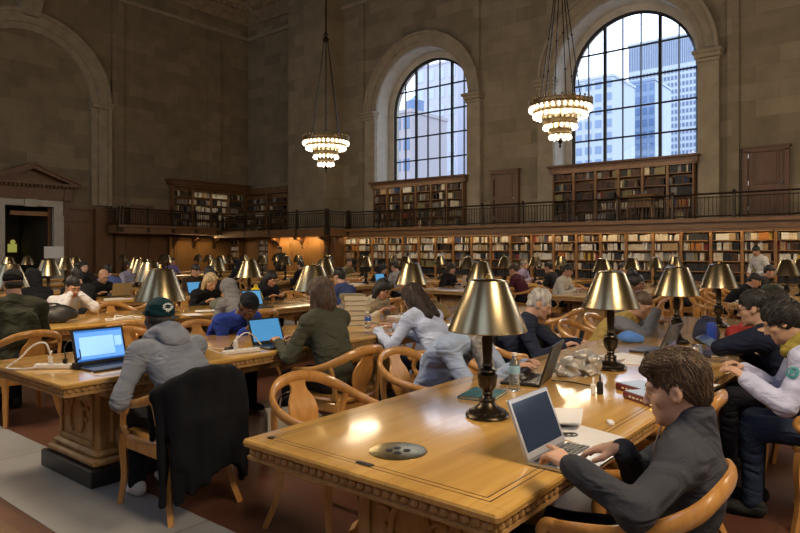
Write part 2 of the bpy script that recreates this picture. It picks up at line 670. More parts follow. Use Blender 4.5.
def head_prims(fine):
    H = [ell((0, -.016, .028), (.0755, .096, .088), k=.02),
         ell((0, .03, -.028), (.062, .064, .082), k=.03),
         ell((0, .042, -.078), (.046, .046, .036), k=.03),
         ell((0, .076, -.101), (.02, .016, .014), k=.02),
         cone((0, .092, .010), (0, .112, -.030), .008, .0108, k=.012),
         ell((-.074, -.006, -.008), (.010, .018, .029), roty(.12) @ rotx(.2), k=.008),
         ell((.074, -.006, -.008), (.010, .018, .029), roty(-.12) @ rotx(.2), k=.008)]
    if fine:
        H += [cone((-.044, .076, .026), (-.012, .086, .026), .0125, .012, k=.014),
              cone((.044, .076, .026), (.012, .086, .026), .0125, .012, k=.014),
              ell((-.031, .104, .004), (.017, .017, .0115), k=.012, op=-1),
              ell((.031, .104, .004), (.017, .017, .0115), k=.012, op=-1),
              ell((-.031, .079, .004), (.0125,) * 3, k=.004),
              ell((.031, .079, .004), (.0125,) * 3, k=.004),
              ell((-.012, .106, -.034), (.008, .01, .008), k=.006),
              ell((.012, .106, -.034), (.008, .01, .008), k=.006),
              cone((-.019, .086, -.060), (.019, .086, -.060), .0085, k=.008),
              cone((-.015, .086, -.070), (.015, .086, -.070), .009, k=.006),
              ell((-.047, .052, -.022), (.02, .022, .02), k=.02),
              ell((.047, .052, -.022), (.02, .022, .02), k=.02),
              ell((-.084, .002, -.006), (.007, .01, .017), k=.005, op=-1),
              ell((.084, .002, -.006), (.007, .01, .017), k=.005, op=-1)]
    return H

def hand_prims(W, f, up, side, curl=.5, spread=1., point=False):
    """W wrist, f finger direction, up = back of the hand, side +1 right hand, -1 left."""
    f = unit(f)
    up = unit(up - f * (np.array(up) @ f))
    x = np.cross(f, up) * side            # towards the little finger for the right hand palm-down
    P = []
    K = []
    offs = (-.030, -.010, .010, .029)     # index .. little
    for i, o in enumerate(offs):
        kn = W + f * (.088 - (.0, .0, .005, .014)[i]) + x * o * spread
        K.append(kn)
        P.append(cone(W + f * .012 + x * o * .55, kn, .0155 if i in (1, 2) else .014, .0115, k=.012))
    L = ((.040, .040), (.045, .043), (.041, .040), (.032, .031))
    for i, kn in enumerate(K):
        c = curl * (.18 if (point and i == 0) else 1.)
        d1 = unit(f * math.cos(c) - up * math.sin(c))
        c2 = c * 2.1
        d2 = unit(f * math.cos(c2) - up * math.sin(c2))
        a = kn + d1 * L[i][0]
        P.append(cone(kn, a, .0102, .0092, k=.003))
        P.append(cone(a, a + d2 * L[i][1], .0092, .0075, k=.003))
    t0 = W + f * .028 - x * .026 - up * .006
    t1 = t0 + unit(f * .75 - x * .55 - up * .35) * .042
    t2 = t1 + unit(f * 1. - x * .12 - up * .35) * .036
    P.append(cone(W + f * .02 - x * .01, t1, .0155, .0115, k=.01))
    P.append(cone(t1, t2, .0112, .0085, k=.003))
    return P

MATS = {}
def fold_mat(name, col, fine):
    """Cloth with soft creases and a fine weave."""
    m = mat(name, col, .88, var=.1, vscale=9, bump=.25, bscale=fine)
    nt = m.node_tree
    b = nt.nodes['Principled BSDF']
    b.inputs['Specular IOR Level'].default_value = .15
    tc = nd(nt, 'ShaderNodeTexCoord')
    mp = nd(nt, 'ShaderNodeMapping')
    mp.inputs['Scale'].default_value = (1., 1., 2.2)
    mp.inputs['Rotation'].default_value = (.5, .3, .2)
    nt.links.new(tc.outputs['Object'], mp.inputs['Vector'])
    n = nd(nt, 'ShaderNodeTexNoise')
    n.inputs['Scale'].default_value = 5.5
    n.inputs['Detail'].default_value = 1.5
    n.inputs['Distortion'].default_value = 1.2
    nt.links.new(mp.outputs['Vector'], n.inputs['Vector'])
    bp = nd(nt, 'ShaderNodeBump')
    bp.inputs['Strength'].default_value = .75
    bp.inputs['Distance'].default_value = .05
    nt.links.new(n.outputs['Fac'], bp.inputs['Height'])
    old = b.inputs['Normal'].links[0].from_node
    nt.links.new(bp.outputs['Normal'], old.inputs['Normal'])
    return m

def add_locks(o, n, length, flow, m, rad=.0035, seed=0, lift=.004):
    """Tapered locks laid over a hair mesh along a flow direction (object space)."""
    from mathutils.kdtree import KDTree
    g = random.Random(seed)
    me = o.data
    V = [v.co.copy() for v in me.vertices]
    Nn = [v.normal.copy() for v in me.vertices]
    kd = KDTree(len(V))
    for i, v in enumerate(V):
        kd.insert(v, i)
    kd.balance()
    b = MB()
    for _ in range(n):
        i = g.randrange(len(V))
        p = V[i].copy()
        L = length * g.uniform(.6, 1.3)
        pts = []
        d = None
        st = 6
        jit = Vector((g.uniform(-1, 1), g.uniform(-1, 1), g.uniform(-1, 1))) * .28
        for s in range(st):
            q, j, _d = kd.find(p)
            nn = Nn[j]
            f = Vector(flow(q)) + jit
            f = f - nn * f.dot(nn)
            if f.length < 1e-4:
                break
            f.normalize()
            pts.append(q + nn * (lift * (.3 + .5 * s / st + .35 * g.random())))
            p = q + f * (L / st)
        if len(pts) < 4:
            continue
        k = len(pts)
        b.tube(pts, [rad * (.35 + 1.1 * math.sin(PI * min(1, (t + .6) / k) ** .8)) * (1 - (t / (k - 1)) ** 3 * .9) for t in range(k)], 4, cap=False)
    bm = bmesh.new()
    bm.from_mesh(me)
    vs = [bm.verts.new(p) for p in b.v]
    for f in b.f:
        try:
            fc = bm.faces.new([vs[t] for t in f])
            fc.smooth = True
        except ValueError:
            pass
    bm.to_mesh(me)
    bm.free()

def pm(kind, col):
    key = (kind,) + tuple(round(c, 3) for c in col)
    if key not in MATS:
        if kind == 'skin':
            m = mat('skin', col, .5, var=.07, vscale=14)
            b = m.node_tree.nodes['Principled BSDF']
            b.inputs['Subsurface Weight'].default_value = .05
            b.inputs['Subsurface Radius'].default_value = (.012, .005, .003)
        elif kind == 'hair':
            m = mat('hair', col, .5, var=.5, vscale=7, bump=.6, bscale=30, stretch=(6, 6, .7))
        elif kind == 'knit':
            m = fold_mat('woven_cloth', col, 160)
        else:
            m = fold_mat(kind, col, 90)
        MATS[key] = m
    return MATS[key]

SK_L, SK_M, SK_D = (.52, .30, .21), (.42, .235, .15), (.10, .05, .03)
HAIR_BLACK, HAIR_DK, HAIR_BR = (.008, .007, .007), (.022, .014, .01), (.075, .045, .026)
PEOPLE = []

def person(label, x, y, face, lean=12, bend=10, pitch=15, yaw=0, roll=0, hands=None, hdir=None, hup=None, curl=.5, point=(False, False),
           hair='short', hcol=HAIR_DK, skin=SK_L, top=(.1, .1, .1), topk='cloth', bottom=(.015, .016, .022), vox=.011, hvox=None,
           hood=None, collar=None, scale=1., stand=False, seat=.455, elbow_out=.5, shoes=(.02, .02, .02), cvox=None, legs=True, feet=.42, sleeve=1., wr=.004, cat='person', knees=.11, dz=0., brim=True):
    fine = vox <= .0075
    if hvox is None:
        hvox = max(.005, vox)
    cvox = cvox or max(.009, vox)
    s = scale
    Lr, Br = R(lean), R(lean + bend)
    P = np.array([0, 0, (.94 if stand else seat + .085)]) + np.array([0, 0, dz])
    u1 = np.array([0, math.sin(Lr), math.cos(Lr)])
    u2 = np.array([0, math.sin(Br), math.cos(Br)])
    Mid = P + .25 * s * u1
    N = Mid + .25 * s * u2
    Rt = rotx(-Br)
    Rl = rotx(-Lr)
    shc = N - .055 * s * u2
    sh = [shc + Rt @ np.array([sx * .172 * s, .012, 0]) for sx in (-1, 1)]
    nk = np.array([0, math.sin(Br * .75), math.cos(Br * .75)])
    Rh = rotz(R(yaw)) @ rotx(-R(pitch)) @ roty(R(roll))
    nb = N + nk * .055
    Hc = nb + Rh @ np.array([0, .022, .112])
    neck = [cone(N - u2 * .04, nb + Rh @ np.array([0, -.008, .04]), .060, .054, k=.03)]
    hp = head_prims(vox <= .0095)
    body = xf(hp, Rh, Hc) + neck
    torso = [ell(P + np.array([0, -.0, .0]), (.165 * s, .125, .11), k=.05),
             ell((P + Mid) / 2 + u1 * .02, (.148 * s, .105, .20), Rl, k=.06),
             ell(Mid + u2 * .07, (.165 * s, .112, .18), Rt, k=.06),
             cone(sh[0], sh[1], .062 * s, k=.05),
             cone(N + u2 * .0, sh[0] * .6 + N * .4, .055, .05, k=.05),
             cone(N + u2 * .0, sh[1] * .6 + N * .4, .055, .05, k=.05)]
    body += [('c', p[1], p[2], p[3] - .012, p[4] - .012, p[5], 1) if p[0] == 'c' else ('e', p[1], p[2] - .012, p[3], 0, p[5], 1) for p in torso]
    if hands is None:
        hands = [(-.14, .43, .80), (.14, .43, .80)]
    arms = []
    hd = []
    for i, sx in enumerate((-1, 1)):
        W = np.array(hands[i], float)
        A = sh[i]
        l1, l2 = .285 * s, .255 * s
        D = W - A
        dl = np.linalg.norm(D)
        if dl > (l1 + l2) * .985:
            W = A + D / dl * (l1 + l2) * .985
            D = W - A
            dl = np.linalg.norm(D)
        a = (l1 * l1 - l2 * l2 + dl * dl) / (2 * dl)
        h = math.sqrt(max(0, l1 * l1 - a * a))
        pole = np.array(elbow_out[i] if hasattr(elbow_out, '__len__') else [sx * elbow_out, -.25, -.8], float)
        dn = D / dl
        pole = unit(pole - dn * (pole @ dn))
        E = A + dn * a + pole * h
        arms.append((A, E, W))
        fd = unit(W - E) if hdir is None or hdir[i] is None else unit(hdir[i])
        up = np.array([0, 0, 1.]) if hup is None or hup[i] is None else np.array(hup[i], float)
        if abs(up @ fd) > .95:
            up = np.array([0, -1., .2])
        hd.append(hand_prims(W, fd, up, sx, curl if not hasattr(curl, '__len__') else curl[i], point=point[i]))
        body += [cone(A, E, .046, .038, k=.02), cone(E, W, .038, .027, k=.02)] + hd[-1]
    low = []
    if legs:
        for i, sx in enumerate((-1, 1)):
            if stand:
                hip, kn, an = P + np.array([sx * .09, 0, -.02]), np.array([sx * .10, .03, .50 + dz]), np.array([sx * .10, 0, .09 + dz])
            else:
                hip, kn, an = np.array([sx * .09, 0, seat + .075]), np.array([sx * knees, .42, seat + .06]), np.array([sx * (knees + .01), feet, .085])
            low += [cone(hip, kn, .082, .056, k=.04), cone(kn, an, .058, .04, k=.03)]
        body += [cone(p[1], p[2], p[3] - .012, p[4] - .012, k=.03) for p in low]
    Mi = np.linalg.inv(Rh)
    brow = [c * .55 for c in hcol]
    m_skin = pm('skin', skin)
    bm_ = [m_skin, pm('lip', [skin[0] * .75, skin[1] * .5, skin[2] * .5]), pm('eye_white', (.55, .52, .5)), pm('eye_iris', (.02, .015, .012)), pm('hair', hcol)]
    def classify(C):
        L_ = (C - Hc) @ Mi.T
        k = np.zeros(len(C), int)
        if vox > .0125:
            return k
        ax, ay, az = np.abs(L_[:, 0]), L_[:, 1], L_[:, 2]
        k[(ax < .022) & (ay > .082) & (np.abs(az + .065) < .0095)] = 1
        e = (np.hypot(ax - .031, (az - .004) * 1.7) < .0125) & (ay > .07)
        k[e] = 2
        k[e & (np.abs(ax - .031) < .0065)] = 3
        k[(np.abs(az - .028 + (ax - .03) * .12) < .0045) & (ax > .012) & (ax < .05) & (ay > .06)] = 4
        return k
    o = blob('person', body, vox, bm_, classify=classify)
    o.location = (x, y, 0)
    o.rotation_euler = (0, 0, R(face))
    tag(o, label, cat)
    PEOPLE.append((o, x, y, face))
    # clothing
    wk = wrinkle(wr, 30, int(abs(x * 100) + abs(y * 31)))
    m_top = pm(topk, top)
    T = [('c', p[1], p[2], p[3] + .012, p[4] + .012, p[5], 1) if p[0] == 'c' else ('e', p[1], p[2] + .012, p[3], 0, p[5], 1) for p in torso]
    for (A, E, W) in arms:
        We = E + (W - E) * (sleeve if sleeve <= 1 else 1) * .96
        T += [cone(A, E, .064, .052, k=.035)]
        if sleeve > .2:
            T += [cone(E, We, .052, .043, k=.025)]
    if stand:
        T += [ell(P + np.array([0, 0, -.02]), (.18, .14, .13), k=.05)]
    if collar:
        T += [cone(N - u2 * .01, N + nk * .075, .080, .070, k=.02)]
    cutn = [(N + nk * (.098 if collar else .03), nk)]
    tp = blob('jacket' if topk in ('jacket', 'coat') else 'hoodie' if hood else 'sweater' if topk == 'knit' else 'shirt', T, cvox, m_top, o, noise=wk)
    if hood:
        hoodp = []
        for k_ in range(9):
            a = PI * (k_ / 8.) * 1.25 - PI * .125
            hoodp.append(N + Rt @ np.array([-.105 * math.cos(a), .03 - .115 * math.sin(a), .02 + .018 * math.sin(a)]))
        hp2 = [cone(hoodp[i], hoodp[i + 1], .034 + .014 * math.sin(PI * i / 8), k=.03) for i in range(8)]
        hp2 += [ell(N + Rt @ np.array([0, -.115, -.05]), (.10, .045, .085), Rt, k=.05)]
        blob('hood', hp2, cvox, pm('cloth', hood if hasattr(hood, '__len__') else top), o, noise=wrinkle(.004, 34, 5))
    if legs:
        B = [ell(P, (.172 * s, .135, .115), k=.05)] + [cone(p[1], p[2], p[3] + .008, p[4] + .012, k=.04) for p in low]
        blob('trousers', B, max(.012, cvox), pm('denim', bottom), o, noise=wrinkle(.003, 26, 3))
        for sx in (-1, 1):
            yy = 0 if stand else feet
            sp_ = [ell((sx * (knees + .01), yy + .06, .042 + dz), (.047, .13, .038), k=.02), ell((sx * (knees + .01), yy - .02, .06 + dz), (.043, .06, .055), k=.02)]
            blob('shoe', sp_, .014, pm('leather', shoes), o, cut=[((0, 0, .004 + dz), (0, 0, -1))])
    # hair
    if hair not in ('bald', 'none'):
        hm = pm('hair', hcol)
        a0 = .010
        face_cut = [ell((0, .115, -.05), (.066, .075, .098), k=.012, op=-1)]
        if hair in ('short', 'swept', 'curly'):
            tpv = .014 if hair != 'curly' else .022
            hpz = [ell((0, -.018, .040), (.0765 + tpv * .25, .097 + tpv * .35, .084 + tpv), k=.02),
                   ell((0, -.060, -.022), (.058, .046, .052), k=.02),
                   cone((-.074, .01, .02), (-.074, .012, -.012), .010, .006, k=.012), cone((.074, .01, .02), (.074, .012, -.012), .010, .006, k=.012)]
            if hair == 'swept':
                hpz += [cone((-.045, .055, .092), (.045, .06, .088), .028, .026, k=.02), cone((-.03, .085, .080), (.04, .088, .076), .017, .015, k=.02), ell((0, .0, .095), (.066, .075, .036), k=.03)]
            hpz += face_cut + [ell((-.082, .0, -.012), (.02, .026, .034), k=.006, op=-1), ell((.082, .0, -.012), (.02, .026, .034), k=.006, op=-1)]
            hz = blob('hair', xf(hpz, Rh, Hc), hvox, hm, o, noise=(strands(.0035, (120, 90, 30)) if hair != 'curly' else wrinkle(.008, 90, 2)))
        elif hair in ('long', 'bob', 'bun'):
            hpz = [ell((0, -.018, .034), (.090, .110, .098), k=.02)]
            if hair != 'bun':
                ln = .30 if hair == 'long' else .17
                hpz += [ell((0, -.07, -.06), (.085, .055, .12), k=.03),
                        cone((-.075, -.02, .0), (-.088, -.01, -ln * .75), .032, .030, k=.03), cone((.075, -.02, .0), (.088, -.01, -ln * .75), .032, .030, k=.03)]
            else:
                hpz += [ell((0, -.075, -.01), (.06, .045, .07), k=.03), ell((0, -.05, .13), (.045, .045, .04), k=.01)]
            hpz += face_cut
            pr = xf(hpz, Rh, Hc)
            if hair == 'long':
                bk = N + Rt @ np.array([0, -.105, -.02])
                pr += [cone(Hc + Rh @ np.array([-.03, -.09, -.06]), bk + Rt @ np.array([-.045, 0, -.09]), .055, .04, k=.04), cone(Hc + Rh @ np.array([.03, -.09, -.06]), bk + Rt @ np.array([.045, 0, -.09]), .055, .04, k=.04)]
            blob('hair', pr, hvox, hm, o, noise=strands(.004, (130, 130, 8)))
        elif hair in ('hoodup', 'beanie', 'cap', 'scarf'):
            if hair == 'hoodup':
                pr = xf([ell((0, -.03, .03), (.105, .125, .112), k=.02), ell((0, -.07, -.07), (.09, .07, .10), k=.04)] + [ell((0, .12, -.03), (.072, .09, .115), k=.012, op=-1)], Rh, Hc)
                blob('hood', pr + [cone(Hc + Rh @ np.array([0, -.05, -.08]), N - u2 * .03, .09, .12, k=.04)], cvox, m_top, o, noise=wrinkle(.004, 30, 9))
            elif hair == 'scarf':
                pr = xf([ell((0, -.02, .034), (.088, .112, .1), k=.02), ell((0, -.03, -.08), (.082, .085, .08), k=.04)] + [ell((0, .115, -.02), (.058, .07, .085), k=.012, op=-1)], Rh, Hc)
                blob('headscarf', pr + [cone(N + nk * .03, N - u2 * .05 + np.array([0, .03, 0]), .10, .13, k=.04)], cvox, pm('cloth', hcol), o, noise=wrinkle(.004, 30, 9))
            else:
                pr = xf([ell((0, -.018, .045), (.086, .108, .09), k=.02)], Rh, Hc)
                cutp = Hc + Rh @ np.array([0, 0, .018])
                cap = blob('beanie' if hair == 'beanie' else 'baseball_cap', pr, hvox, pm('cloth', hcol), o, cut=[(cutp, Rh @ np.array([0, .12, -1.]))])
                if hair == 'cap' and brim:
                    bp = xf([ell((0, .125, .03), (.07, .08, .009), k=.004)], Rh, Hc)
                    blob('cap_brim', bp, .006, pm('cloth', hcol), cap)
                hs = xf([ell((0, -.03, -.02), (.08, .082, .06), k=.02)] + face_cut, Rh, Hc)
                blob('hair', hs, hvox, pm('hair', HAIR_BLACK), o)
    return o, dict(P=P, N=N, Hc=Hc, Rh=Rh, Rt=Rt, Mid=Mid, arms=arms, u2=u2, nk=nk, sh=sh)
# ------------------------------------------------------------------ the hall
XL, XR, YB, YF = -26.0, 12.0, 20.0, -3.6      # end wall, far end, window wall, wall behind the camera
HC = 15.2
WIN = [-15.15, -7.18, .8, 8.8]
WHW = 2.27                                   # half width of an arched opening
SPR, SILL = 7.3, 4.35                       # springing line, sill

def struct(o):
    o['kind'] = 'structure'
    return o

def floor_mat():
    return stone('terracotta_floor_tiles', 'f', (.12, .048, .029), (.09, .035, .022), (.07, .035, .025), .30, .30, .38)

b = MB(); b.box(((XL + XR) / 2, (YB + YF) / 2, -.1), (XR - XL + 2.4, YB - YF + 4, .2))
struct(b.build('floor', floor_mat()))
M_marb = stone('grey_marble_paving', 'f', (.35, .36, .375), (.25, .26, .275), (.17, .175, .18), 2.1, .74, .3)
b = MB(); b.box(((XL + XR) / 2, 1.835, .0025), (XR - XL - .1, .62, .005))
struct(b.build('floor_marble_border', M_marb))
b = MB(); b.box(((XL + XR) / 2, 9.3, .0025), (XR - XL - .1, .62, .005))
struct(b.build('floor_marble_border', M_marb))
M_plank = wood('aisle_boards', (.10, .05, .024), (.17, .09, .042), .4, .1, grain=(1.2, 9, 9))
b = MB(); b.box(((XL + XR) / 2, .3, .0025), (XR - XL - .1, 2.2, .005))
struct(b.build('floor_aisle_boards', M_plank))

def arch_outline(cx, hw, z0, zs, n=20):
    pts = [(cx - hw, z0), (cx + hw, z0), (cx + hw, zs)]
    for i in range(1, n):
        a = PI * i / n
        pts.append((cx + hw * math.cos(a), zs + hw * math.sin(a)))
    pts.append((cx - hw, zs))
    return pts

def wall_with_arches(name, y, holes, m, x0=XL, x1=XR):
    b = MB()
    outer = [(x0, 0), (x1, 0), (x1, HC), (x0, HC)]
    loops = [[Vector((u, w, 0)) for u, w in outer]] + [[Vector((u, w, 0)) for u, w in h] for h in holes]
    flat = [p for l in loops for p in l]
    tris = tessellate_polygon(loops)
    b.add([(p.x, y, p.y) for p in flat], [tuple(t) for t in tris])
    return struct(b.build(name, m))

holes = [arch_outline(c, WHW, SILL, SPR) for c in WIN]
wall_with_arches('wall_back', YB, holes, M_stone_x)
wall_with_arches('wall_front', YF, [arch_outline(c, WHW, SILL, SPR) for c in [-23.1] + WIN], M_stone_x)

# windows: reveal, iron frame with glazing bars, glass
def glass_mat():
    m, nt, b = new_mat('window_glass')
    nt.nodes.remove(b)
    t = nd(nt, 'ShaderNodeBsdfTransparent')
    t.inputs['Color'].default_value = (.93, .96, .97, 1)
    g = nd(nt, 'ShaderNodeBsdfGlossy')
    g.inputs['Roughness'].default_value = .03
    n = nd(nt, 'ShaderNodeTexNoise')
    n.inputs['Scale'].default_value = .7
    r = nd(nt, 'ShaderNodeMapRange')
    r.inputs['To Min'].default_value = .03
    r.inputs['To Max'].default_value = .06
    nt.links.new(n.outputs['Fac'], r.inputs['Value'])
    mx = nd(nt, 'ShaderNodeMixShader')
    nt.links.new(r.outputs[0], mx.inputs[0])
    nt.links.new(t.outputs[0], mx.inputs[1])
    nt.links.new(g.outputs[0], mx.inputs[2])
    nt.links.new(mx.outputs[0], nt.nodes['Material Output'].inputs[0])
    return m
M_glass = glass_mat()

def window(k, cx, y, s):
    """s = +1 opening outward along +Y, -1 along -Y."""
    D = .8 * s
    yo = y + D
    b = MB()
    ol = arch_outline(cx, WHW, SILL, SPR, 32)
    n = len(ol)
    b.add([(u, y, w) for u, w in ol] + [(u, yo, w) for u, w in ol], [(i, (i + 1) % n, n + (i + 1) % n, n + i) for i in range(n)])
    # stone frame ring around the iron sash
    hw = WHW - .24
    il = arch_outline(cx, hw, SILL, SPR, 32)
    for yy in (yo,):
        b.add([(u, yy, w) for u, w in ol] + [(u, yy, w) for u, w in il], [(i, (i + 1) % n, n + (i + 1) % n, n + i) for i in range(n)])
    b.add([(u, yo, w) for u, w in il] + [(u, yo + .35 * s, w) for u, w in il], [(i, (i + 1) % n, n + (i + 1) % n, n + i) for i in range(n)])
    w = struct(b.build('window_%d' % k, M_stone_pale, smooth=40))
    f = MB()
    yg = yo + .1 * s
    # outer iron frame
    arc = [(cx - hw, yg, SILL), (cx - hw, yg, SPR)] + [(cx - hw * math.cos(PI * i / 32), yg, SPR + hw * math.sin(PI * i / 32)) for i in range(1, 32)] + [(cx + hw, yg, SPR), (cx + hw, yg, SILL)]
    f.tube(arc, .085, n=4, up=(0, 1, 0))
    W = 2 * hw
    third = .28 * W
    xs = [(-hw + third / 2, .016), (-hw + third, .05), (-hw + third + .147 * W, .016), (-hw + third + .293 * W, .016), (hw - third, .05), (hw - third / 2, .016)]
    for dx, t in xs:
        zt = SPR + math.sqrt(max(0, hw * hw - dx * dx))
        f.box((cx + dx, yg, (SILL + zt) / 2), (2 * t, .08, zt - SILL))
    for z in (5.3, 6.26, 7.2, 8.2):
        half = hw if z < SPR else math.sqrt(max(.01, hw * hw - (z - SPR) ** 2))
        f.box((cx, yg, z), (2 * half, .06, .05))
    fr = f.build('glazing_frame', M_steel, parent=w)
    g = MB()
    il2 = arch_outline(cx, hw, SILL, SPR, 32)
    tris = tessellate_polygon([[Vector((u, q, 0)) for u, q in il2]])
    g.add([(u, yg + .01 * s, q) for u, q in il2], [tuple(t) for t in tris])
    g.build('pane', M_glass, parent=w)
    # moulded arch on the wall face and its impost blocks
    a = MB()
    for (r0, r1, pr) in ((WHW, WHW + .2, .10), (WHW + .2, WHW + .46, .17), (WHW + .46, WHW + .56, .25)):
        pts = []
        for i in range(33):
            t = PI * i / 32
            for r_ in (r0, r1):
                for d in (0, -pr * s):
                    pts.append((cx + r_ * math.cos(t), y + d, SPR + r_ * math.sin(t)))
        fs = []
        for i in range(32):
            o = i * 4
            fs += [(o + 1, o + 3, o + 7, o + 5), (o, o + 1, o + 5, o + 4), (o + 3, o + 2, o + 6, o + 7)]
        a.add(pts, fs)
    struct(a.build('trim_arch', M_stone, smooth=40))
    for sx in (-1, 1):
        p = MB()
        xx = cx + sx * (WHW + .28)
        p.box((xx, y - .09 * s, (2.4 + SPR) / 2 - .1), (.56, .18, SPR - 2.4 - .2))
        p.box((xx, y - .12 * s, SPR - .24), (.62, .26, .10))
        p.box((xx, y - .15 * s, SPR - .12), (.70, .34, .12))
        p.box((xx, y - .20 * s, SPR - .02), (.78, .44, .09))
        struct(p.build('trim_impost', M_stone))
    return w

k = 1
for c in WIN:
    window(k, c, YB, 1); k += 1
for c in [-23.1] + WIN:
    window(k, c, YF, -1); k += 1

# end wall with the doorway, far wall, ceiling
DY0, DY1, DZ = 8.97, 10.67, 3.25
b = MB()
o_ = [(YF, 0), (DY0, 0), (DY0, DZ), (DY1, DZ), (DY1, 0), (YB, 0), (YB, HC), (YF, HC)]
t_ = tessellate_polygon([[Vector((u, w, 0)) for u, w in o_]])
b.add([(XL, u, w) for u, w in o_], [tuple(t) for t in t_])
struct(b.build('wall_left', M_stone_y))
b = MB(); b.box((XR + .1, (YB + YF) / 2, HC / 2), (.2, YB - YF, HC))
struct(b.build('wall_right', M_stone_y))
M_ceil = mat('painted_plaster_ceiling', (.16, .11, .065), .8, var=.3, vscale=2)
b = MB(); b.box(((XL + XR) / 2, (YB + YF) / 2, HC + .1), (XR - XL, YB - YF, .2))
struct(b.build('ceiling', M_ceil))

# cornice with dentils, run along the window wall and the end wall
M_corn = mat('carved_cornice', (.28, .22, .145), .8, var=.2, vscale=4, bump=.2, bscale=15)
prof = [(0, 12.75), (.10, 12.75), (.12, 12.95), (.30, 13.1), (.32, 13.3), (.62, 13.5), (.66, 13.62), (.66, 13.72), (.30, 13.75), (.30, 14.1), (.8, 14.5), (.8, 15.2), (0, 15.2)]
b = MB()
b.prism([(YB - d, z) for d, z in prof], 'x', XL, XR)
for i in range(int((XR - XL) / .3)):
    b.box((XL + .3 * i + .4, YB - .4, 13.38), (.15, .22, .17))
struct(b.build('trim_1', M_corn))
b = MB()
b.prism([(XL + d, z) for d, z in prof], 'y', YF, YB)
for i in range(int((YB - YF) / .3)):
    b.box((XL + .4, YF + .3 * i + .2, 13.38), (.22, .15, .17))
struct(b.build('trim_2', M_corn))
# lower string moulding below the cornice
b = MB(); b.box(((XL + XR) / 2, YB - .06, 12.1), (XR - XL, .12, .16)); struct(b.build('trim_3', M_stone))
b = MB(); b.box((XL + .06, (YB + YF) / 2, 12.1), (.12, YB - YF, .16)); struct(b.build('trim_4', M_stone))

# pier that stands forward of the window wall near the corner, and its flat strips
b = MB(); b.box((-20.55, YB - .55, HC / 2), (2.34, 1.1, HC)); struct(b.build('wall_pier', M_stone_x))
for x in (-11.9, -10.2, -3.95, -4.35):
    pass
for x0, x1 in ((-18.6, -18.1), (-12.75, -12.4), (-4.15, -3.85)):
    b = MB(); b.box(((x0 + x1) / 2, YB - .05, (2.4 + 12) / 2), (x1 - x0, .1, 9.6)); struct(b.build('trim_pilaster', M_stone_x))
for y0, y1 in ((13.0, 13.5), (17.6, 18.3)):
    b = MB(); b.box((XL + .06, (y0 + y1) / 2, (2.4 + 12) / 2), (.12, y1 - y0, 9.6)); struct(b.build('trim_pilaster', M_stone_y))

# blind arch around the doorway bay on the end wall
AC, AZ = 9.8, 7.5
b = MB()
for (r0, r1, pr) in ((2.35, 2.6, .12), (2.6, 2.95, .22), (2.95, 3.1, .30)):
    pts, fs = [], []
    seq = [(AC + r_sgn, 0) for r_sgn in ()]
    for i in range(33):
        t = PI * i / 32
        for r_ in (r0, r1):
            for d in (0, pr):
                pts.append((XL + d, AC + r_ * math.cos(t), AZ + r_ * math.sin(t)))
    for i in range(32):
        o = i * 4
        fs += [(o + 1, o + 3, o + 7, o + 5), (o, o + 1, o + 5, o + 4), (o + 3, o + 2, o + 6, o + 7)]
    b.add(pts, fs)
    for sy in (-1, 1):
        b.box((XL + pr / 2, AC + sy * (r0 + r1) / 2, (3.4 + AZ) / 2), (pr, r1 - r0, AZ - 3.4))
struct(b.build('trim_blind_arch', M_stone, smooth=40))
for sy in (-1, 1):
    b = MB()
    b.box((XL + .17, AC + sy * 2.72, AZ - .08), (.34, .85, .12)); b.box((XL + .21, AC + sy * 2.72, AZ + .03), (.42, .95, .1))
    struct(b.build('trim_impost', M_stone))
b = MB(); b.prism([(AC - .28, 10.35), (AC + .28, 10.35), (AC + .42, 11.0), (AC - .42, 11.0)], 'x', XL, XL + .42); struct(b.build('trim_keystone', M_stone))

# walnut wainscot on the end wall and its raised panels
b = MB()
for y0, y1 in ((YF, 8.6), (11.04, YB)):
    b.box((XL + .05, (y0 + y1) / 2, 1.6), (.1, y1 - y0, 3.2))
    b.box((XL + .10, (y0 + y1) / 2, 3.26), (.2, y1 - y0, .12))
    b.box((XL + .08, (y0 + y1) / 2, 2.75), (.16, y1 - y0, .06))
    b.box((XL + .09, (y0 + y1) / 2, .15), (.18, y1 - y0, .3))
for i in range(8):
    yc = 11.62 + i * 1.12
    if yc < YB - .5:
        b.box((XL + .11, yc, 1.6), (.05, .78, 1.75)); b.box((XL + .135, yc, 1.6), (.04, .6, 1.55))
struct(b.build('trim_wainscot', M_dark_wood))
# flanking pilasters of the blind arch, in wood below
b = MB()
b.box((XL + .16, 12.55, 1.65), (.3, .66, 3.3)); b.box((XL + .16, 13.25, 1.65), (.26, .4, 3.3))
struct(b.build('trim_wood_pilaster', M_dark_wood))

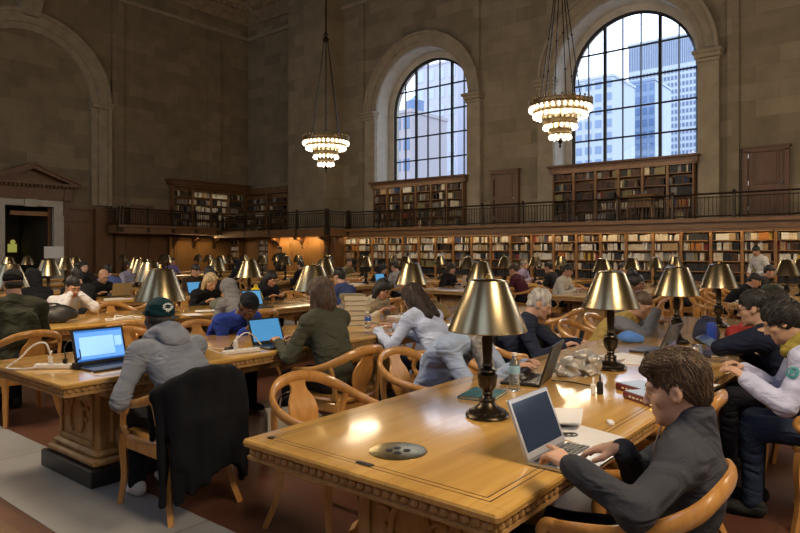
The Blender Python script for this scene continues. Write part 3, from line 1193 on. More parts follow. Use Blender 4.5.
# doorway: marble surround, wooden pediment, dark lobby behind
b = MB()
b.box((XL + .09, (DY0 + DY1) / 2, DZ + .16), (.18, DY1 - DY0 + .74, .32))
for yy in (DY0 - .185, DY1 + .185):
    b.box((XL + .09, yy, DZ / 2), (.18, .37, DZ))
b.box((XL + .2, (DY0 + DY1) / 2, DZ + .2), (.16, .42, .46))
d1 = struct(b.build('door_1', M_marble_trim))
b = MB()
ym = (DY0 + DY1) / 2
b.box((XL + .16, ym, 3.78), (.3, 2.5, .55)); b.box((XL + .3, ym, 4.08), (.6, 3.4, .09)); b.box((XL + .22, ym, 4.0), (.42, 3.1, .1))
for sy in (-1, 1):
    b.prism([(ym + sy * 1.7, 4.12), (ym, 4.78), (ym, 4.62), (ym + sy * 1.35, 4.12)], 'x', XL, XL + .58)
    b.prism([(ym + sy * 1.7, 4.16), (ym, 4.86), (ym, 4.76), (ym + sy * 1.62, 4.12)], 'x', XL, XL + .66)
    b.prism([(ym + sy * 1.15, 3.5), (ym + sy * 1.45, 3.5), (ym + sy * 1.5, 4.0), (ym + sy * 1.2, 4.0)], 'x', XL, XL + .34)
    b.box((XL + .1, ym + sy * 1.3, 3.2), (.16, .22, .6))
b.prism([(ym - 1.4, 4.12), (ym + 1.4, 4.12), (ym, 4.7)], 'x', XL, XL + .2)
for i in range(22):
    b.box((XL + .46, ym - 1.5 + i * .1429, 4.0), (.12, .07, .08))
b.build('pediment', M_dark_wood, parent=d1)
b = MB()
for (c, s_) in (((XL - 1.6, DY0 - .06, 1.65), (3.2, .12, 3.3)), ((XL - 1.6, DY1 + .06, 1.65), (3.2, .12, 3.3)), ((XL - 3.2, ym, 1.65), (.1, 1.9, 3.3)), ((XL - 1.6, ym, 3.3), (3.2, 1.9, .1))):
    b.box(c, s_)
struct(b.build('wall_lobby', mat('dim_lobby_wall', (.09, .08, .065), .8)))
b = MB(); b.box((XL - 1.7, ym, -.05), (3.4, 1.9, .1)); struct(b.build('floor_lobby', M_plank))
t = empty('display_panel', (XL - 3.05, 10.35, 1.75), 0, 'small lit yellow-green display glowing inside the dark doorway', 'display')
b = MB(); b.box((0, 0, 0), (.06, .52, .62), bev=.01); b.build('frame', M_dark_wood, t)
b = MB(); b.box((.035, .0, -.08), (.012, .34, .34)); b.ball((.036, .02, .17), (.012, .10, .10), 12, 8); b.build('lit_face', emit_mat('yellow_green_glow', (.34, .33, .07), .8), t)
b = MB(); b.box((XL - .14, ym + .1, 2.98), (.05, 1.35, .16)); b.build('transom_rail', M_shelf_wood, parent=d1)
b = MB(); b.box((XL - .12, DY1 - .05, 1.6), (.1, .12, 3.2)); b.build('door_jamb', M_dark_wood, parent=d1)

# ------------------------------------------------------------------ galleries
ZS0, ZS1, YR = 2.15, 2.44, 18.9               # slab underside and top, rail line on the window wall
RT = 3.12
M_gal = wood('gallery_fascia_wood', (.13, .065, .028), (.22, .12, .05), .45, grain=(1.2, 9, 9))
b = MB()
XG0 = -17.95
b.box(((XG0 + XR) / 2, (YR - .1 + YB) / 2, (ZS0 + ZS1) / 2), (XR - XG0, YB - YR + .1, ZS1 - ZS0))
b.box(((XG0 + XR) / 2, YR - .14, ZS1 - .05), (XR - XG0, .12, .1)); b.box(((XG0 + XR) / 2, YR - .13, ZS0 + .04), (XR - XG0, .08, .06))
struct(b.build('floor_gallery_window_side', M_gal))
b = MB()                                      # around the pier
b.box(((-26 + XG0) / 2, (17.5 + YB) / 2, (ZS0 + ZS1) / 2), (XG0 + 26, YB - 17.5, ZS1 - ZS0))
struct(b.build('floor_gallery_pier_side', M_gal))
b = MB(); b.box(((XG0 + XR) / 2, YR - .12, 2.115), (XR - XG0, .06, .07)); struct(b.build("trim_gallery_lip", M_gal))
XGL = XL + 1.15
b = MB()
b.box(((XL + XGL) / 2, (12.7 + 17.5) / 2, (ZS0 + .12 + ZS1 + .16) / 2), (XGL - XL, 4.8, .34))
b.box((XGL + .03, (12.7 + 17.5) / 2, ZS1 + .12), (.1, 4.8, .1))
struct(b.build('floor_gallery_door_side', M_gal))

def railing(label, p0, p1, z0, zt, nseg):
    """Iron gallery railing: posts, hand rail and bar panels."""
    p0, p1 = Vector((p0[0], p0[1], 0)), Vector((p1[0], p1[1], 0))
    t = empty('gallery_railing', ((p0 + p1) / 2)[:2] + (z0,), label=label, cat='railing')
    o = t.location
    def Lc(v, z):
        return (v.x - o.x, v.y - o.y, z - o.z)
    d = (p1 - p0)
    b = MB(); b.tube([Lc(p0, zt), Lc(p1, zt)], .05, n=8, flat=(1., .55)); b.build('hand_rail', M_iron, t)
    b = MB(); b.tube([Lc(p0, z0 + .07), Lc(p1, z0 + .07)], .025, n=6); b.tube([Lc(p0, zt - .1), Lc(p1, zt - .1)], .016, n=6); b.build('bottom_rail', M_iron, t)
    for i in range(nseg + 1):
        q = p0 + d * (i / nseg)
        b = MB(); b.box(Lc(q, (z0 + zt) / 2), (.07, .07, zt - z0)); b.box(Lc(q, z0 - .12), (.11, .11, .3)); b.ball(Lc(q, zt + .05), .05, 8, 6)
        b.build('post', M_iron, t)
        if i < nseg:
            b = MB()
            n = max(4, int((d.length / nseg) / .105))
            for j in range(1, n):
                r_ = q + d * (j / n / nseg)
                b.box(Lc(r_, (z0 + .06 + zt - .06) / 2), (.018, .018, zt - z0 - .12))
            b.build('bar_panel', M_iron, t)
    return t
railing('long bronze gallery railing running below the two arched windows', (-17.95, YR), (4.1, YR), ZS1, RT, 14)
railing('short bronze railing across the face of the projecting stone pier', (-24.7, 17.55), (-17.95, 17.55), ZS1, RT + .02, 4)
railing('short bronze railing returning along the side of the stone pier', (-17.95, 17.68), (-17.95, YR - .13), ZS1, RT, 1)
railing('bronze gallery railing on the end wall beside the pedimented doorway', (XGL, 12.88), (XGL, 17.4), ZS1 + .16, RT + .16, 4)
railing('stub of bronze railing closing the doorway end of the gallery', (XL + .1, 12.75), (XGL - .0, 12.75), ZS1 + .16, RT + .16, 1)
# square wooden desk panel seen behind the end-wall railing
b = MB(); b.box((0, 0, .45), (.08, 1.05, .9), bev=.01); b.box((.05, 0, .45), (.03, .85, .7), bev=.008)
tag(b.build('cabinet', M_dark_wood, loc=(XL + .5, 14.1, ZS1 + .16)), 'dark panelled cabinet behind the end-wall gallery railing', 'cabinet')
# a reading stand on the railing below the big window
t = empty('reading_stand', (-6.35, YR + .32, ZS1), label='small wooden lectern at the gallery railing under the larger window', cat='lectern')
b = MB(); b.box((0, 0, .75), (.85, .4, .05), bev=.01, M=Matrix.Rotation(R(12), 3, 'X')); b.build('top', M_shelf_dark, t)
b = MB(); b.box((0, .05, .55), (.7, .3, .3), bev=.01); b.build('drawer_box', M_shelf_dark, t)
for sx in (-1, 1):
    for sy in (-1, 1):
        b = MB(); b.box((sx * .36, .03 + sy * .12, .22), (.05, .05, .44)); b.build('leg', M_shelf_dark, t)

# gallery doors in the stone wall
def gallery_door(k, cx, label):
    b = MB()
    z0, z1 = ZS1, 4.32
    hw = .50
    for sx in (-1, 1):
        b.box((cx + sx * hw, YB - .07, (z0 + z1) / 2), (.11, .16, z1 - z0))
    b.box((cx, YB - .07, z1 + .03), (2 * hw + .11, .16, .12)); b.box((cx, YB - .10, z1 + .10), (2 * hw + .2, .2, .05))
    d = struct(b.build('door_%d' % k, M_door))
    b = MB()
    b.box((cx, YB - .045, (z0 + z1) / 2), (2 * hw - .1, .06, z1 - z0 - .04))
    b.box((cx, YB - .085, z0 + 1.42), (.62, .03, .95), bev=.012); b.box((cx, YB - .105, z0 + 1.42), (.5, .03, .83), bev=.012)
    b.box((cx, YB - .085, z0 + .45), (.62, .03, .65), bev=.012); b.box((cx, YB - .105, z0 + .45), (.5, .03, .53), bev=.012)
    b.build('door_leaf', M_door, parent=d)
    b = MB(); b.ball((cx + .37, YB - .13, z0 + .98), .032, 10, 8); b.tube([(cx + .37, YB - .13, z0 + .98), (cx + .37, YB - .07, z0 + .98)], .014, 8); b.build('door_knob', M_silver, parent=d)
    for z in (z0 + .3, z0 + 1.0, z0 + 1.75):
        b = MB(); b.box((cx - .44, YB - .10, z), (.035, .03, .12)); b.build('hinge', M_silver, parent=d)
gallery_door(2, -11.33, '')
gallery_door(3, -3.18, '')
# ------------------------------------------------------------------ bookcases and books
BOOKC = {'tan': (.42, .30, .17), 'cream': (.62, .55, .42), 'white': (.68, .66, .60), 'black': (.02, .02, .022), 'dark brown': (.07, .035, .02), 'burgundy': (.22, .03, .03),
         'navy blue': (.03, .045, .12), 'green': (.05, .10, .06), 'orange': (.50, .19, .04), 'red': (.42, .05, .035), 'grey': (.22, .21, .20), 'olive': (.20, .17, .08), 'ochre': (.52, .34, .08)}
BM = {k: mat('book_cloth_' + k.replace(' ', '_'), v, .65, var=.15, vscale=12, bump=.05) for k, v in BOOKC.items()}
BK = list(BOOKC)
BM_LIST = [BM[k] for k in BK]

def book_shape(b, w, d, h, c=(0, 0, 0), tilt=0., mi=None, detail=True):
    """Standing book: rounded spine towards -Y, boards, page block set back. c = bottom centre of the spine face."""
    T = Matrix.Translation(c) @ Matrix.Rotation(tilt, 4, 'Y')
    def P(p):
        return T @ Vector(p)
    if detail:
        n = 5
        pts = []
        for z in (0, h):
            for i in range(n):
                a = PI * i / (n - 1)
                pts.append(P((-w / 2 * math.cos(a), .004 - .008 * math.sin(a), z)))
            pts += [P((w / 2, d, z)), P((-w / 2, d, z))]
        m = n + 2
        fs = [(i, (i + 1) % m, m + (i + 1) % m, m + i) for i in range(m)] + [tuple(range(m - 1, -1, -1)), tuple(range(m, 2 * m))]
        b.add(pts, fs, mi)
    else:
        pts = [P((x, y, z)) for z in (0, h) for y in (0, d) for x in (-w / 2, w / 2)]
        b.add(pts, [(0, 2, 3, 1), (4, 5, 7, 6), (0, 1, 5, 4), (2, 6, 7, 3), (0, 4, 6, 2), (1, 3, 7, 5)], mi)

def pick(theme):
    pal = {'warm': ['tan', 'cream', 'orange', 'dark brown', 'dark brown', 'white', 'olive', 'black', 'ochre', 'burgundy', 'tan', 'grey'], 'pale': ['cream', 'white', 'tan', 'cream', 'white', 'grey', 'black'],
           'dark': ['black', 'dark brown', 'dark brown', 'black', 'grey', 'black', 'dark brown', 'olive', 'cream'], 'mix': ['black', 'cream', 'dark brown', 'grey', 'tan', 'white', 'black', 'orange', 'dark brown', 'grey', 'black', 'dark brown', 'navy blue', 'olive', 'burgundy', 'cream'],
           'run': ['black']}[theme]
    return random.choice(pal)

rest = MB()                                   # every book past the three hundred seen best
N_BOOK = [0]

def fill_row(x0, x1, y, z, hmax, theme, individual, where, d=.17, axis='x', pfill=1.):
    """A row of books; each its own object, or added to the mass."""
    x = x0 + .012
    end = x0 + (x1 - x0) * pfill
    last = None
    while x < end - .03:
        # sets of like volumes stand together
        if last is None or random.random() < .35:
            col = pick(theme)
            w = random.uniform(.022, .046)
            h = random.uniform(.66, .93) * hmax
        last = col
        ww = w * random.uniform(.9, 1.12)
        hh = h * random.uniform(.97, 1.0)
        tilt = random.choice([0, 0, 0, 0, 0, .06, -.05])
        if x + ww > end - .008:
            break
        c = (x + ww / 2, y + random.uniform(0, .018), z)
        mi = BK.index(col)
        if individual and N_BOOK[0] < 300:
            q = MB()
            book_shape(q, ww, d, hh, tilt=tilt)
            o = q.build('book', BM[col], loc=c, smooth=50)
            tag(o, '%s hardback, %s' % (col, where), 'book', '%s hardbacks, %s' % (col, where))
            N_BOOK[0] += 1
        else:
            if axis == 'x':
                book_shape(rest, ww, d, hh, c, tilt, mi, detail=False)
            else:
                q = MB(); book_shape(q, ww, d, hh, c, tilt, mi, detail=False)
                # rows on the end wall: spine towards +X
                rest.add([(XL + .42 - (p[1] - y), p[0], p[2]) for p in q.v], q.f, mi)
        x += ww + random.choice([0.001, .002, .002, .006])
        if random.random() < .03:
            x += random.uniform(.03, .1)

# under-gallery bays on the window wall
BW = .80
YC = 19.55                                    # shelf fronts
ROWS = [.10, .39, .68, .97, 1.27, 1.575, 1.86]
def bay_proto(w, rows, ztop, z0, wd, depth=.30, corn=True):
    t = empty('bookcase')
    b = MB(); b.box((0, depth, (ztop + z0) / 2), (w, .02, ztop - z0)); b.build('back_panel', wd, t)
    for sx in (-1, 1):
        b = MB(); b.box((sx * (w / 2 - .02), depth / 2 - .01, (ztop + z0) / 2), (.036, depth + .02, ztop - z0)); b.build('side_panel', wd, t)
    for z in rows:
        b = MB(); b.box((0, depth / 2, z - .014), (w - .08, depth - .01, .025)); b.build('shelf', wd, t)
    b = MB(); b.box((0, depth / 2 - .03, ztop - .03), (w, depth + .06, .06)); b.build('cornice' if corn else 'top_board', wd, t)
    return t
pr = bay_proto(BW, ROWS, 2.15, 0, M_shelf_wood)
used = [False]
NB = 25
XB0 = -18.9
for i in range(NB):
    xc = XB0 + BW * (i + .5)
    place(pr, used, (xc, YC, 0), 0, 'lit oak bookcase under the gallery, %s bay counted from the stone pier' % ORD[i] if i < 26 else '', 'bookcase bays under the gallery', 'bookcase')
# the bays seen largest come last in X, so fill from there
for i in range(NB - 1, -1, -1):
    x0, x1 = XB0 + BW * i + .042, XB0 + BW * (i + 1) - .042
    if x0 > -.4:
        continue
    for r_ in (6, 5, 4):
        th = random.choice(['warm', 'pale', 'pale', 'mix', 'warm'])
        if i == NB - 4 and r_ in (5, 4):
            th = 'dark'
        where = '%s shelf, %s gallery bay from the pier' % ({6: 'top lit', 5: 'middle lit', 4: 'lower lit'}[r_], ORD[i])
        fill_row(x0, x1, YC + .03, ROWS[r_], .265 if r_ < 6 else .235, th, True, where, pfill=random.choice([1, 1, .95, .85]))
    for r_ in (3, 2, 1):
        fill_row(x0, x1, YC + .03, ROWS[r_], .26, 'run' if r_ < 3 else 'dark', False, '')  # low rows lie in shadow; that shade is put into near-black book colours

# glazed-height bookcases on the gallery, under each window
UR = [2.50, 2.86, 3.20, 3.52, 3.86]
def upper(xc, half, n, nm):
    w = 2 * half / n
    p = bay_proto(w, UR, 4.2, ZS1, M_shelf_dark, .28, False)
    u = [False]
    for i in range(n):
        x = xc - half + w * (i + .5)
        place(p, u, (x, YB - .36, 0), 0, 'dark oak gallery bookcase, %s bay from the pier side under %s' % (ORD[i], nm), 'gallery bookcases under ' + nm, 'bookcase')
        for z in UR:
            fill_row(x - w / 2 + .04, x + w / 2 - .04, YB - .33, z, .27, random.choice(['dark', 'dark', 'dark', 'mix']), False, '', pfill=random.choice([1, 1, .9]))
    b = MB()
    b.box((0, 0, .09), (2 * half + .2, .5, .18)); b.box((0, -.06, .20), (2 * half + .3, .6, .06)); b.box((0, -.02, -.02), (2 * half + .12, .46, .05))
    tag(b.build('bookcase_cornice', M_door, loc=(xc, YB - .16, 4.13)), 'brown wooden cornice board across the gallery bookcases under ' + nm, 'cornice')
upper(-15.12, 2.2, 6, 'the smaller window')
upper(-7.17, 2.2, 6, 'the larger window')

# gallery bookcase on the end wall
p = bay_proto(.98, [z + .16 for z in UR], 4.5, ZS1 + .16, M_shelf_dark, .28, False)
u = [False]
for i in range(4):
    y = 15.6 + .98 * (i + .5)
    place(p, u, (XL + .42, y, 0), R(90), 'dark oak bookcase on the end-wall gallery, %s bay from the doorway side' % ORD[i], 'end-wall gallery bookcases', 'bookcase')
    for z in UR:
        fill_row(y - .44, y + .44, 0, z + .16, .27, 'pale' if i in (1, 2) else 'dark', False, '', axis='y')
b = MB(); b.box((0, 0, .09), (.5, 4.15, .18)); b.box((.05, 0, .21), (.62, 4.3, .07))
tag(b.build('bookcase_cornice', M_dark_wood, loc=(XL + .24, 17.56, 4.52)), 'dark wooden cornice across the end-wall gallery bookcases', 'cornice')
# recess in the corner beside the pier
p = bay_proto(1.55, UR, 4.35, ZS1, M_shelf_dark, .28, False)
u = [False]
for i in range(2):
    x = -24.9 + 1.55 * i
    place(p, u, (x, YB - .36, 0), 0, 'shadowed dark bookcase in the gallery corner, %s' % ('at the end wall' if i == 0 else 'against the pier'), None, 'bookcase')
    for z in UR:
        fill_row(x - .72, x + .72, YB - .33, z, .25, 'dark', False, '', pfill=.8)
b = MB(); b.box((0, 0, .1), (3.2, .5, .2)); tag(b.build('bookcase_cornice', M_dark_wood, loc=(-24.1, YB - .2, 4.37)), 'dark wooden cornice board over the shadowed corner bookcases', 'cornice')

# warm panelled wall under the gallery on the pier side, with carved brackets and two book niches
M_panel = wood('honey_panelling', (.34, .17, .05), (.46, .25, .08), .42, grain=(9, 9, 1.))
b = MB()
b.box(((-26 + -19.3) / 2, 18.83, 1.07), (6.7, .1, 2.15))
for x in (-25.3, -24.1, -21.75, -20.75, -19.8):
    b.box((x, 18.77, 1.15), (.85, .04, 1.7)); b.box((x, 18.745, 1.15), (.65, .04, 1.5))
struct(b.build('wall_panelling_pier', M_panel))
b = MB()
b.box((-19.15, 19.3, 1.07), (.42, .5, 2.15))
struct(b.build('wall_panelling_return', M_dark_wood))  # return panel in shade, its shade put into the darker wood colour
b = MB()
b.box((XL + .3, 17.3, 1.07), (.1, 3.6, 2.15))
for y in (16.1, 17.2, 18.3):
    b.box((XL + .37, y, 1.15), (.05, .85, 1.7)); b.box((XL + .39, y, 1.15), (.04, .65, 1.5))
struct(b.build('wall_panelling_end', M_panel))
p = bay_proto(.75, ROWS[2:], 2.1, .4, M_shelf_wood, .25, False)
u = [False]
for x, nm in ((-22.9, 'beside the pier panelling'), (-25.0, 'in the shadowed corner')):
    place(p, u, (x, 18.44, 0), 0, 'narrow bookcase under the gallery %s' % nm, None, 'bookcase')
    for z in ROWS[2:]:
        fill_row(x - .33, x + .33, 18.47, z, .25, 'pale', False, '')
def bracket(x, y, rz, label):
    b = MB()
    b.prism([(0, 0), (.0, -.42), (-.10, -.30), (-.14, -.2), (-.28, -.14), (-.5, -.1), (-.5, 0)], 'x', -.07, .07)
    b.ball((0, -.04, -.44), .06, 8, 6)
    tag(b.build('bracket', M_dark_wood, loc=(x, y, ZS0), rz=rz), label, 'bracket', 'carved gallery brackets')
nms = ['first', 'second', 'third', 'fourth']
for i, x in enumerate((-22.2, -20.6, -19.1)):
    bracket(x, 18.77, 0, 'carved wooden bracket below the pier gallery, %s from the corner' % ORD[i])
for i, y in enumerate((15.65, 16.65, 17.75)):
    bracket(XL + .352, y, R(90), 'carved wooden bracket below the end-wall gallery, %s from the doorway' % ORD[i])
r_ = rest.build('shelved_book_rows', BM_LIST)
tag(r_, 'the many smaller cloth-bound volumes filling the other library shelves', 'books', kind='stuff')
# ------------------------------------------------------------------ long reading tables
TX = [-1.585 - 2.945 * k for k in range(8)]
FY, BY = 1.66 + 3.25, 10.55 + 3.25            # centres of the front and the back row
TL, TW, TZ = 6.5, 1.24, .76

def table_proto():
    t = empty('reading_table')
    b = MB()
    hx, hy = TW / 2, TL / 2
    def loop(i, z):
        k = .012
        x, y = hx - i, hy - i
        return [(-x + k, -y, z), (x - k, -y, z), (x, -y + k, z), (x, y - k, z), (x - k, y, z), (-x + k, y, z), (-x, y - k, z), (-x, -y + k, z)]
    L = [loop(.03, TZ - .035), loop(.004, TZ - .030), loop(0, TZ - .012), loop(.004, TZ - .003), loop(.014, TZ)]
    pts = [p for l in L for p in l]
    fs = [tuple(range(7, -1, -1)), tuple(range(32, 40))]
    for k in range(4):
        for i in range(8):
            j = (i + 1) % 8
            fs.append((k * 8 + i, k * 8 + j, k * 8 + 8 + j, k * 8 + 8 + i))
    b.add(pts, fs)
    b.build('tabletop', M_table, t, smooth=30)
    # fluted edge band below the top
    b = MB()
    n = int(TW / .042)
    b.box((0, 0, TZ - .052), (TW - .05, TL - .05, .04))
    for sy in (-1, 1):
        for i in range(n):
            b.box((-hx + .03 + (TW - .06) * (i + .5) / n, sy * (hy - .022), TZ - .051), (.030, .022, .030), bev=.008)
    n = int(TL / .042)
    for sx in (-1, 1):
        for i in range(n):
            b.box((sx * (hx - .022), -hy + .03 + (TL - .06) * (i + .5) / n, TZ - .051), (.022, .030, .030), bev=.008)
    b.box((0, 0, TZ - .079), (TW - .035, TL - .035, .014))
    b.build('edge_moulding', M_ped, t)
    b = MB(); b.box((0, 0, TZ - .125), (TW - .34, TL - .7, .08)); b.build('apron', M_ped, t)
    for py in (-hy + .62, 0, hy - .62):
        b = MB()
        b.box((0, py, .375), (.60, .50, .51), bev=.012)
        b.box((0, py, .145), (.72, .62, .05), bev=.015); b.box((0, py, .19), (.66, .56, .05), bev=.018)
        b.box((0, py, .655), (.70, .62, .05), bev=.015); b.box((0, py, .615), (.65, .56, .035), bev=.012)
        for sy in (-1, 1):
            # framed panel with a carved wreath and leaf scrolls
            yy = py + sy * .25
            b.box((0, yy, .56), (.46, .03, .03)); b.box((0, yy, .25), (.46, .03, .03))
            for sx in (-1, 1):
                b.box((sx * .23, yy, .405), (.03, .03, .34))
                b.tube([(sx * (.05 + .05 * math.sin(a)), yy + sy * .005, .405 + .10 * math.cos(a)) for a in [PI * q / 10 for q in range(11)]], .014, 6)
                b.tube([(sx * (.13 + .05 * (1 - q / 14) * math.cos(q * .62)), yy + sy * .004, .47 - .10 * q / 14 + .03 * math.sin(q * .62)) for q in range(15)], .010, 6)
        for sx in (-1, 1):
            xx = sx * .30
            b.box((xx, py, .405), (.03, .34, .3), bev=.01)
            # scrolled console down each side
            path = [(sx * .30, py, .62), (sx * .40, py, .58), (sx * .43, py, .50), (sx * .38, py, .40), (sx * .33, py, .32), (sx * .36, py, .24), (sx * .42, py, .21), (sx * .45, py, .25), (sx * .41, py, .28)]
            b.tube(spline(path, 4), [.055] * 33, 8, flat=(2.0, .62), up=(0, 1, 0)) if False else b.tube(spline(path, 4), .035, 8, flat=(1., 4.2), up=(0, 1, 0))
        b.build('pedestal', M_ped, t, smooth=35)
        b = MB(); b.box((0, py, .06), (.77, .68, .12), bev=.008); b.build('plinth', M_black_stone, t)
    return t

TNAME = ['the table nearest' ] * 8
TF = ['table where the man in charcoal types', 'table where the grey-hooded man sits', 'table with the white hoodie sleeper', 'table with the bald reader'] + ['front-row table %s from the camera' % ORD[k] for k in range(4, 8)]
TFS = ['the table of the charcoal-sweater man', 'the table of the grey-hoodie man', 'the table of the white-hooded reader', 'the table of the bald man', 'the fifth front-row table', 'the sixth front-row table', 'the seventh front-row table', 'the eighth front-row table']
TBS = ['the %s back-row table' % ORD[k] for k in range(8)]
pt = table_proto()
used = [False]
GT = 'long oak reading tables'
for k in range(8):
    place(pt, used, (TX[k], FY, 0), 0, ['long varnished oak table with a round brass outlet plate beside the camera', 'long oak table where the man in the grey hoodie sits', 'long oak table with the black bag and the white-hooded reader',
          'long oak table where the bald man in black works'][k] if k < 4 else 'long oak table of the front row, %s counting from the camera' % ORD[k], GT, 'table')
for k in range(8):
    place(pt, used, (TX[k], BY, 0), 0, 'long oak table of the back row by the bookcases, %s from the camera side' % ORD[k], GT, 'table')

# outlet plate set into the first table
T1 = [o for o in COL.objects if o.name == 'reading_table'][0]
b = MB(); b.lathe([(.115, TZ - .004), (.115, TZ + .002), (.108, TZ + .0035), (.0, TZ + .0035)], 40, (0, 0, 0))
pl = b.build('outlet_plate', M_brass2, T1, smooth=40, loc=(0, 1.945 - FY, 0)); pl['label'] = 'round brass outlet plate'
for i, (dx, dy) in enumerate(((-.022, .022), (.028, .022), (-.028, -.02), (.018, -.025))):
    b = MB(); b.lathe([(.015, TZ + .003), (.015, TZ + .0055), (.011, TZ + .0058), (.0, TZ + .0045)], 14, (dx, dy, 0)); b.build('socket', M_black, pl)
b = MB(); b.box((0, -3.25 + .09, TZ + .002), (.075, .022, .006), bev=.002); b.build('inlay_clip', M_black, T1)
b = MB(); b.lathe([(.016, TZ), (.016, TZ + .003), (.008, TZ + .004), (0, TZ + .003)], 14, (-.62 + .088, -3.25 + .088, 0)); b.build('corner_stud', M_bronze, T1)

# ------------------------------------------------------------------ brass table lamps
def lamp_proto():
    t = empty('table_lamp')
    b = MB()
    b.lathe([(.0, 0), (.102, 0), (.105, .008), (.098, .018), (.088, .022), (.085, .03), (.062, .042), (.045, .055), (.036, .072), (.040, .082), (.036, .09)], 40, gad={3: (20, .04), 4: (20, .04), 5: (20, .04)})
    b.build('base', M_bronze, t, smooth=40)
    b = MB()
    b.lathe([(.034, .088), (.022, .10), (.028, .112), (.024, .12), (.042, .145), (.047, .185), (.049, .20), (.035, .208), (.046, .216), (.042, .224), (.022, .232), (.028, .245), (.021, .26), (.025, .33), (.027, .37), (.018, .40), (.016, .44), (.012, .46), (.012, .62)], 24)
    b.build('stem', M_bronze, t, smooth=40)
    b = MB()
    b.lathe([(.186, .408), (.188, .412), (.186, .418), (.094, .640), (.090, .646), (.074, .650), (.070, .653), (.0, .656)], 56)
    b.build('shade', M_brass, t, smooth=35)
    b = MB(); b.lathe([(.180, .412), (.090, .634), (.0, .645)], 40); b.build('shade_lining', M_white_in, t, smooth=35)
    b = MB(); b.lathe([(.012, .656), (.014, .662), (.006, .668), (.010, .676), (.0, .684)], 14); b.build('finial', M_brass2, t, smooth=40)
    return t
lp = lamp_proto()
used = [False]
LY = [2.62, 4.20, 5.72, 7.22]
for k in range(8):
    for j, yy in enumerate(LY):
        xo = TX[k] + (.0 if k == 0 else .06)
        place(lp, used, (xo, yy, TZ + .002), random.uniform(0, 6), 'brass-shaded lamp, %s from the marble aisle on %s' % (ORD[j], TFS[k]), 'brass reading lamps', 'lamp')
for k in range(8):
    for j, yy in enumerate(LY):
        place(lp, used, (TX[k] + .03, yy - FY + BY, TZ + .002), random.uniform(0, 6), 'brass-shaded lamp, %s from the centre aisle on %s' % (ORD[j], TBS[k]), 'brass reading lamps', 'lamp')

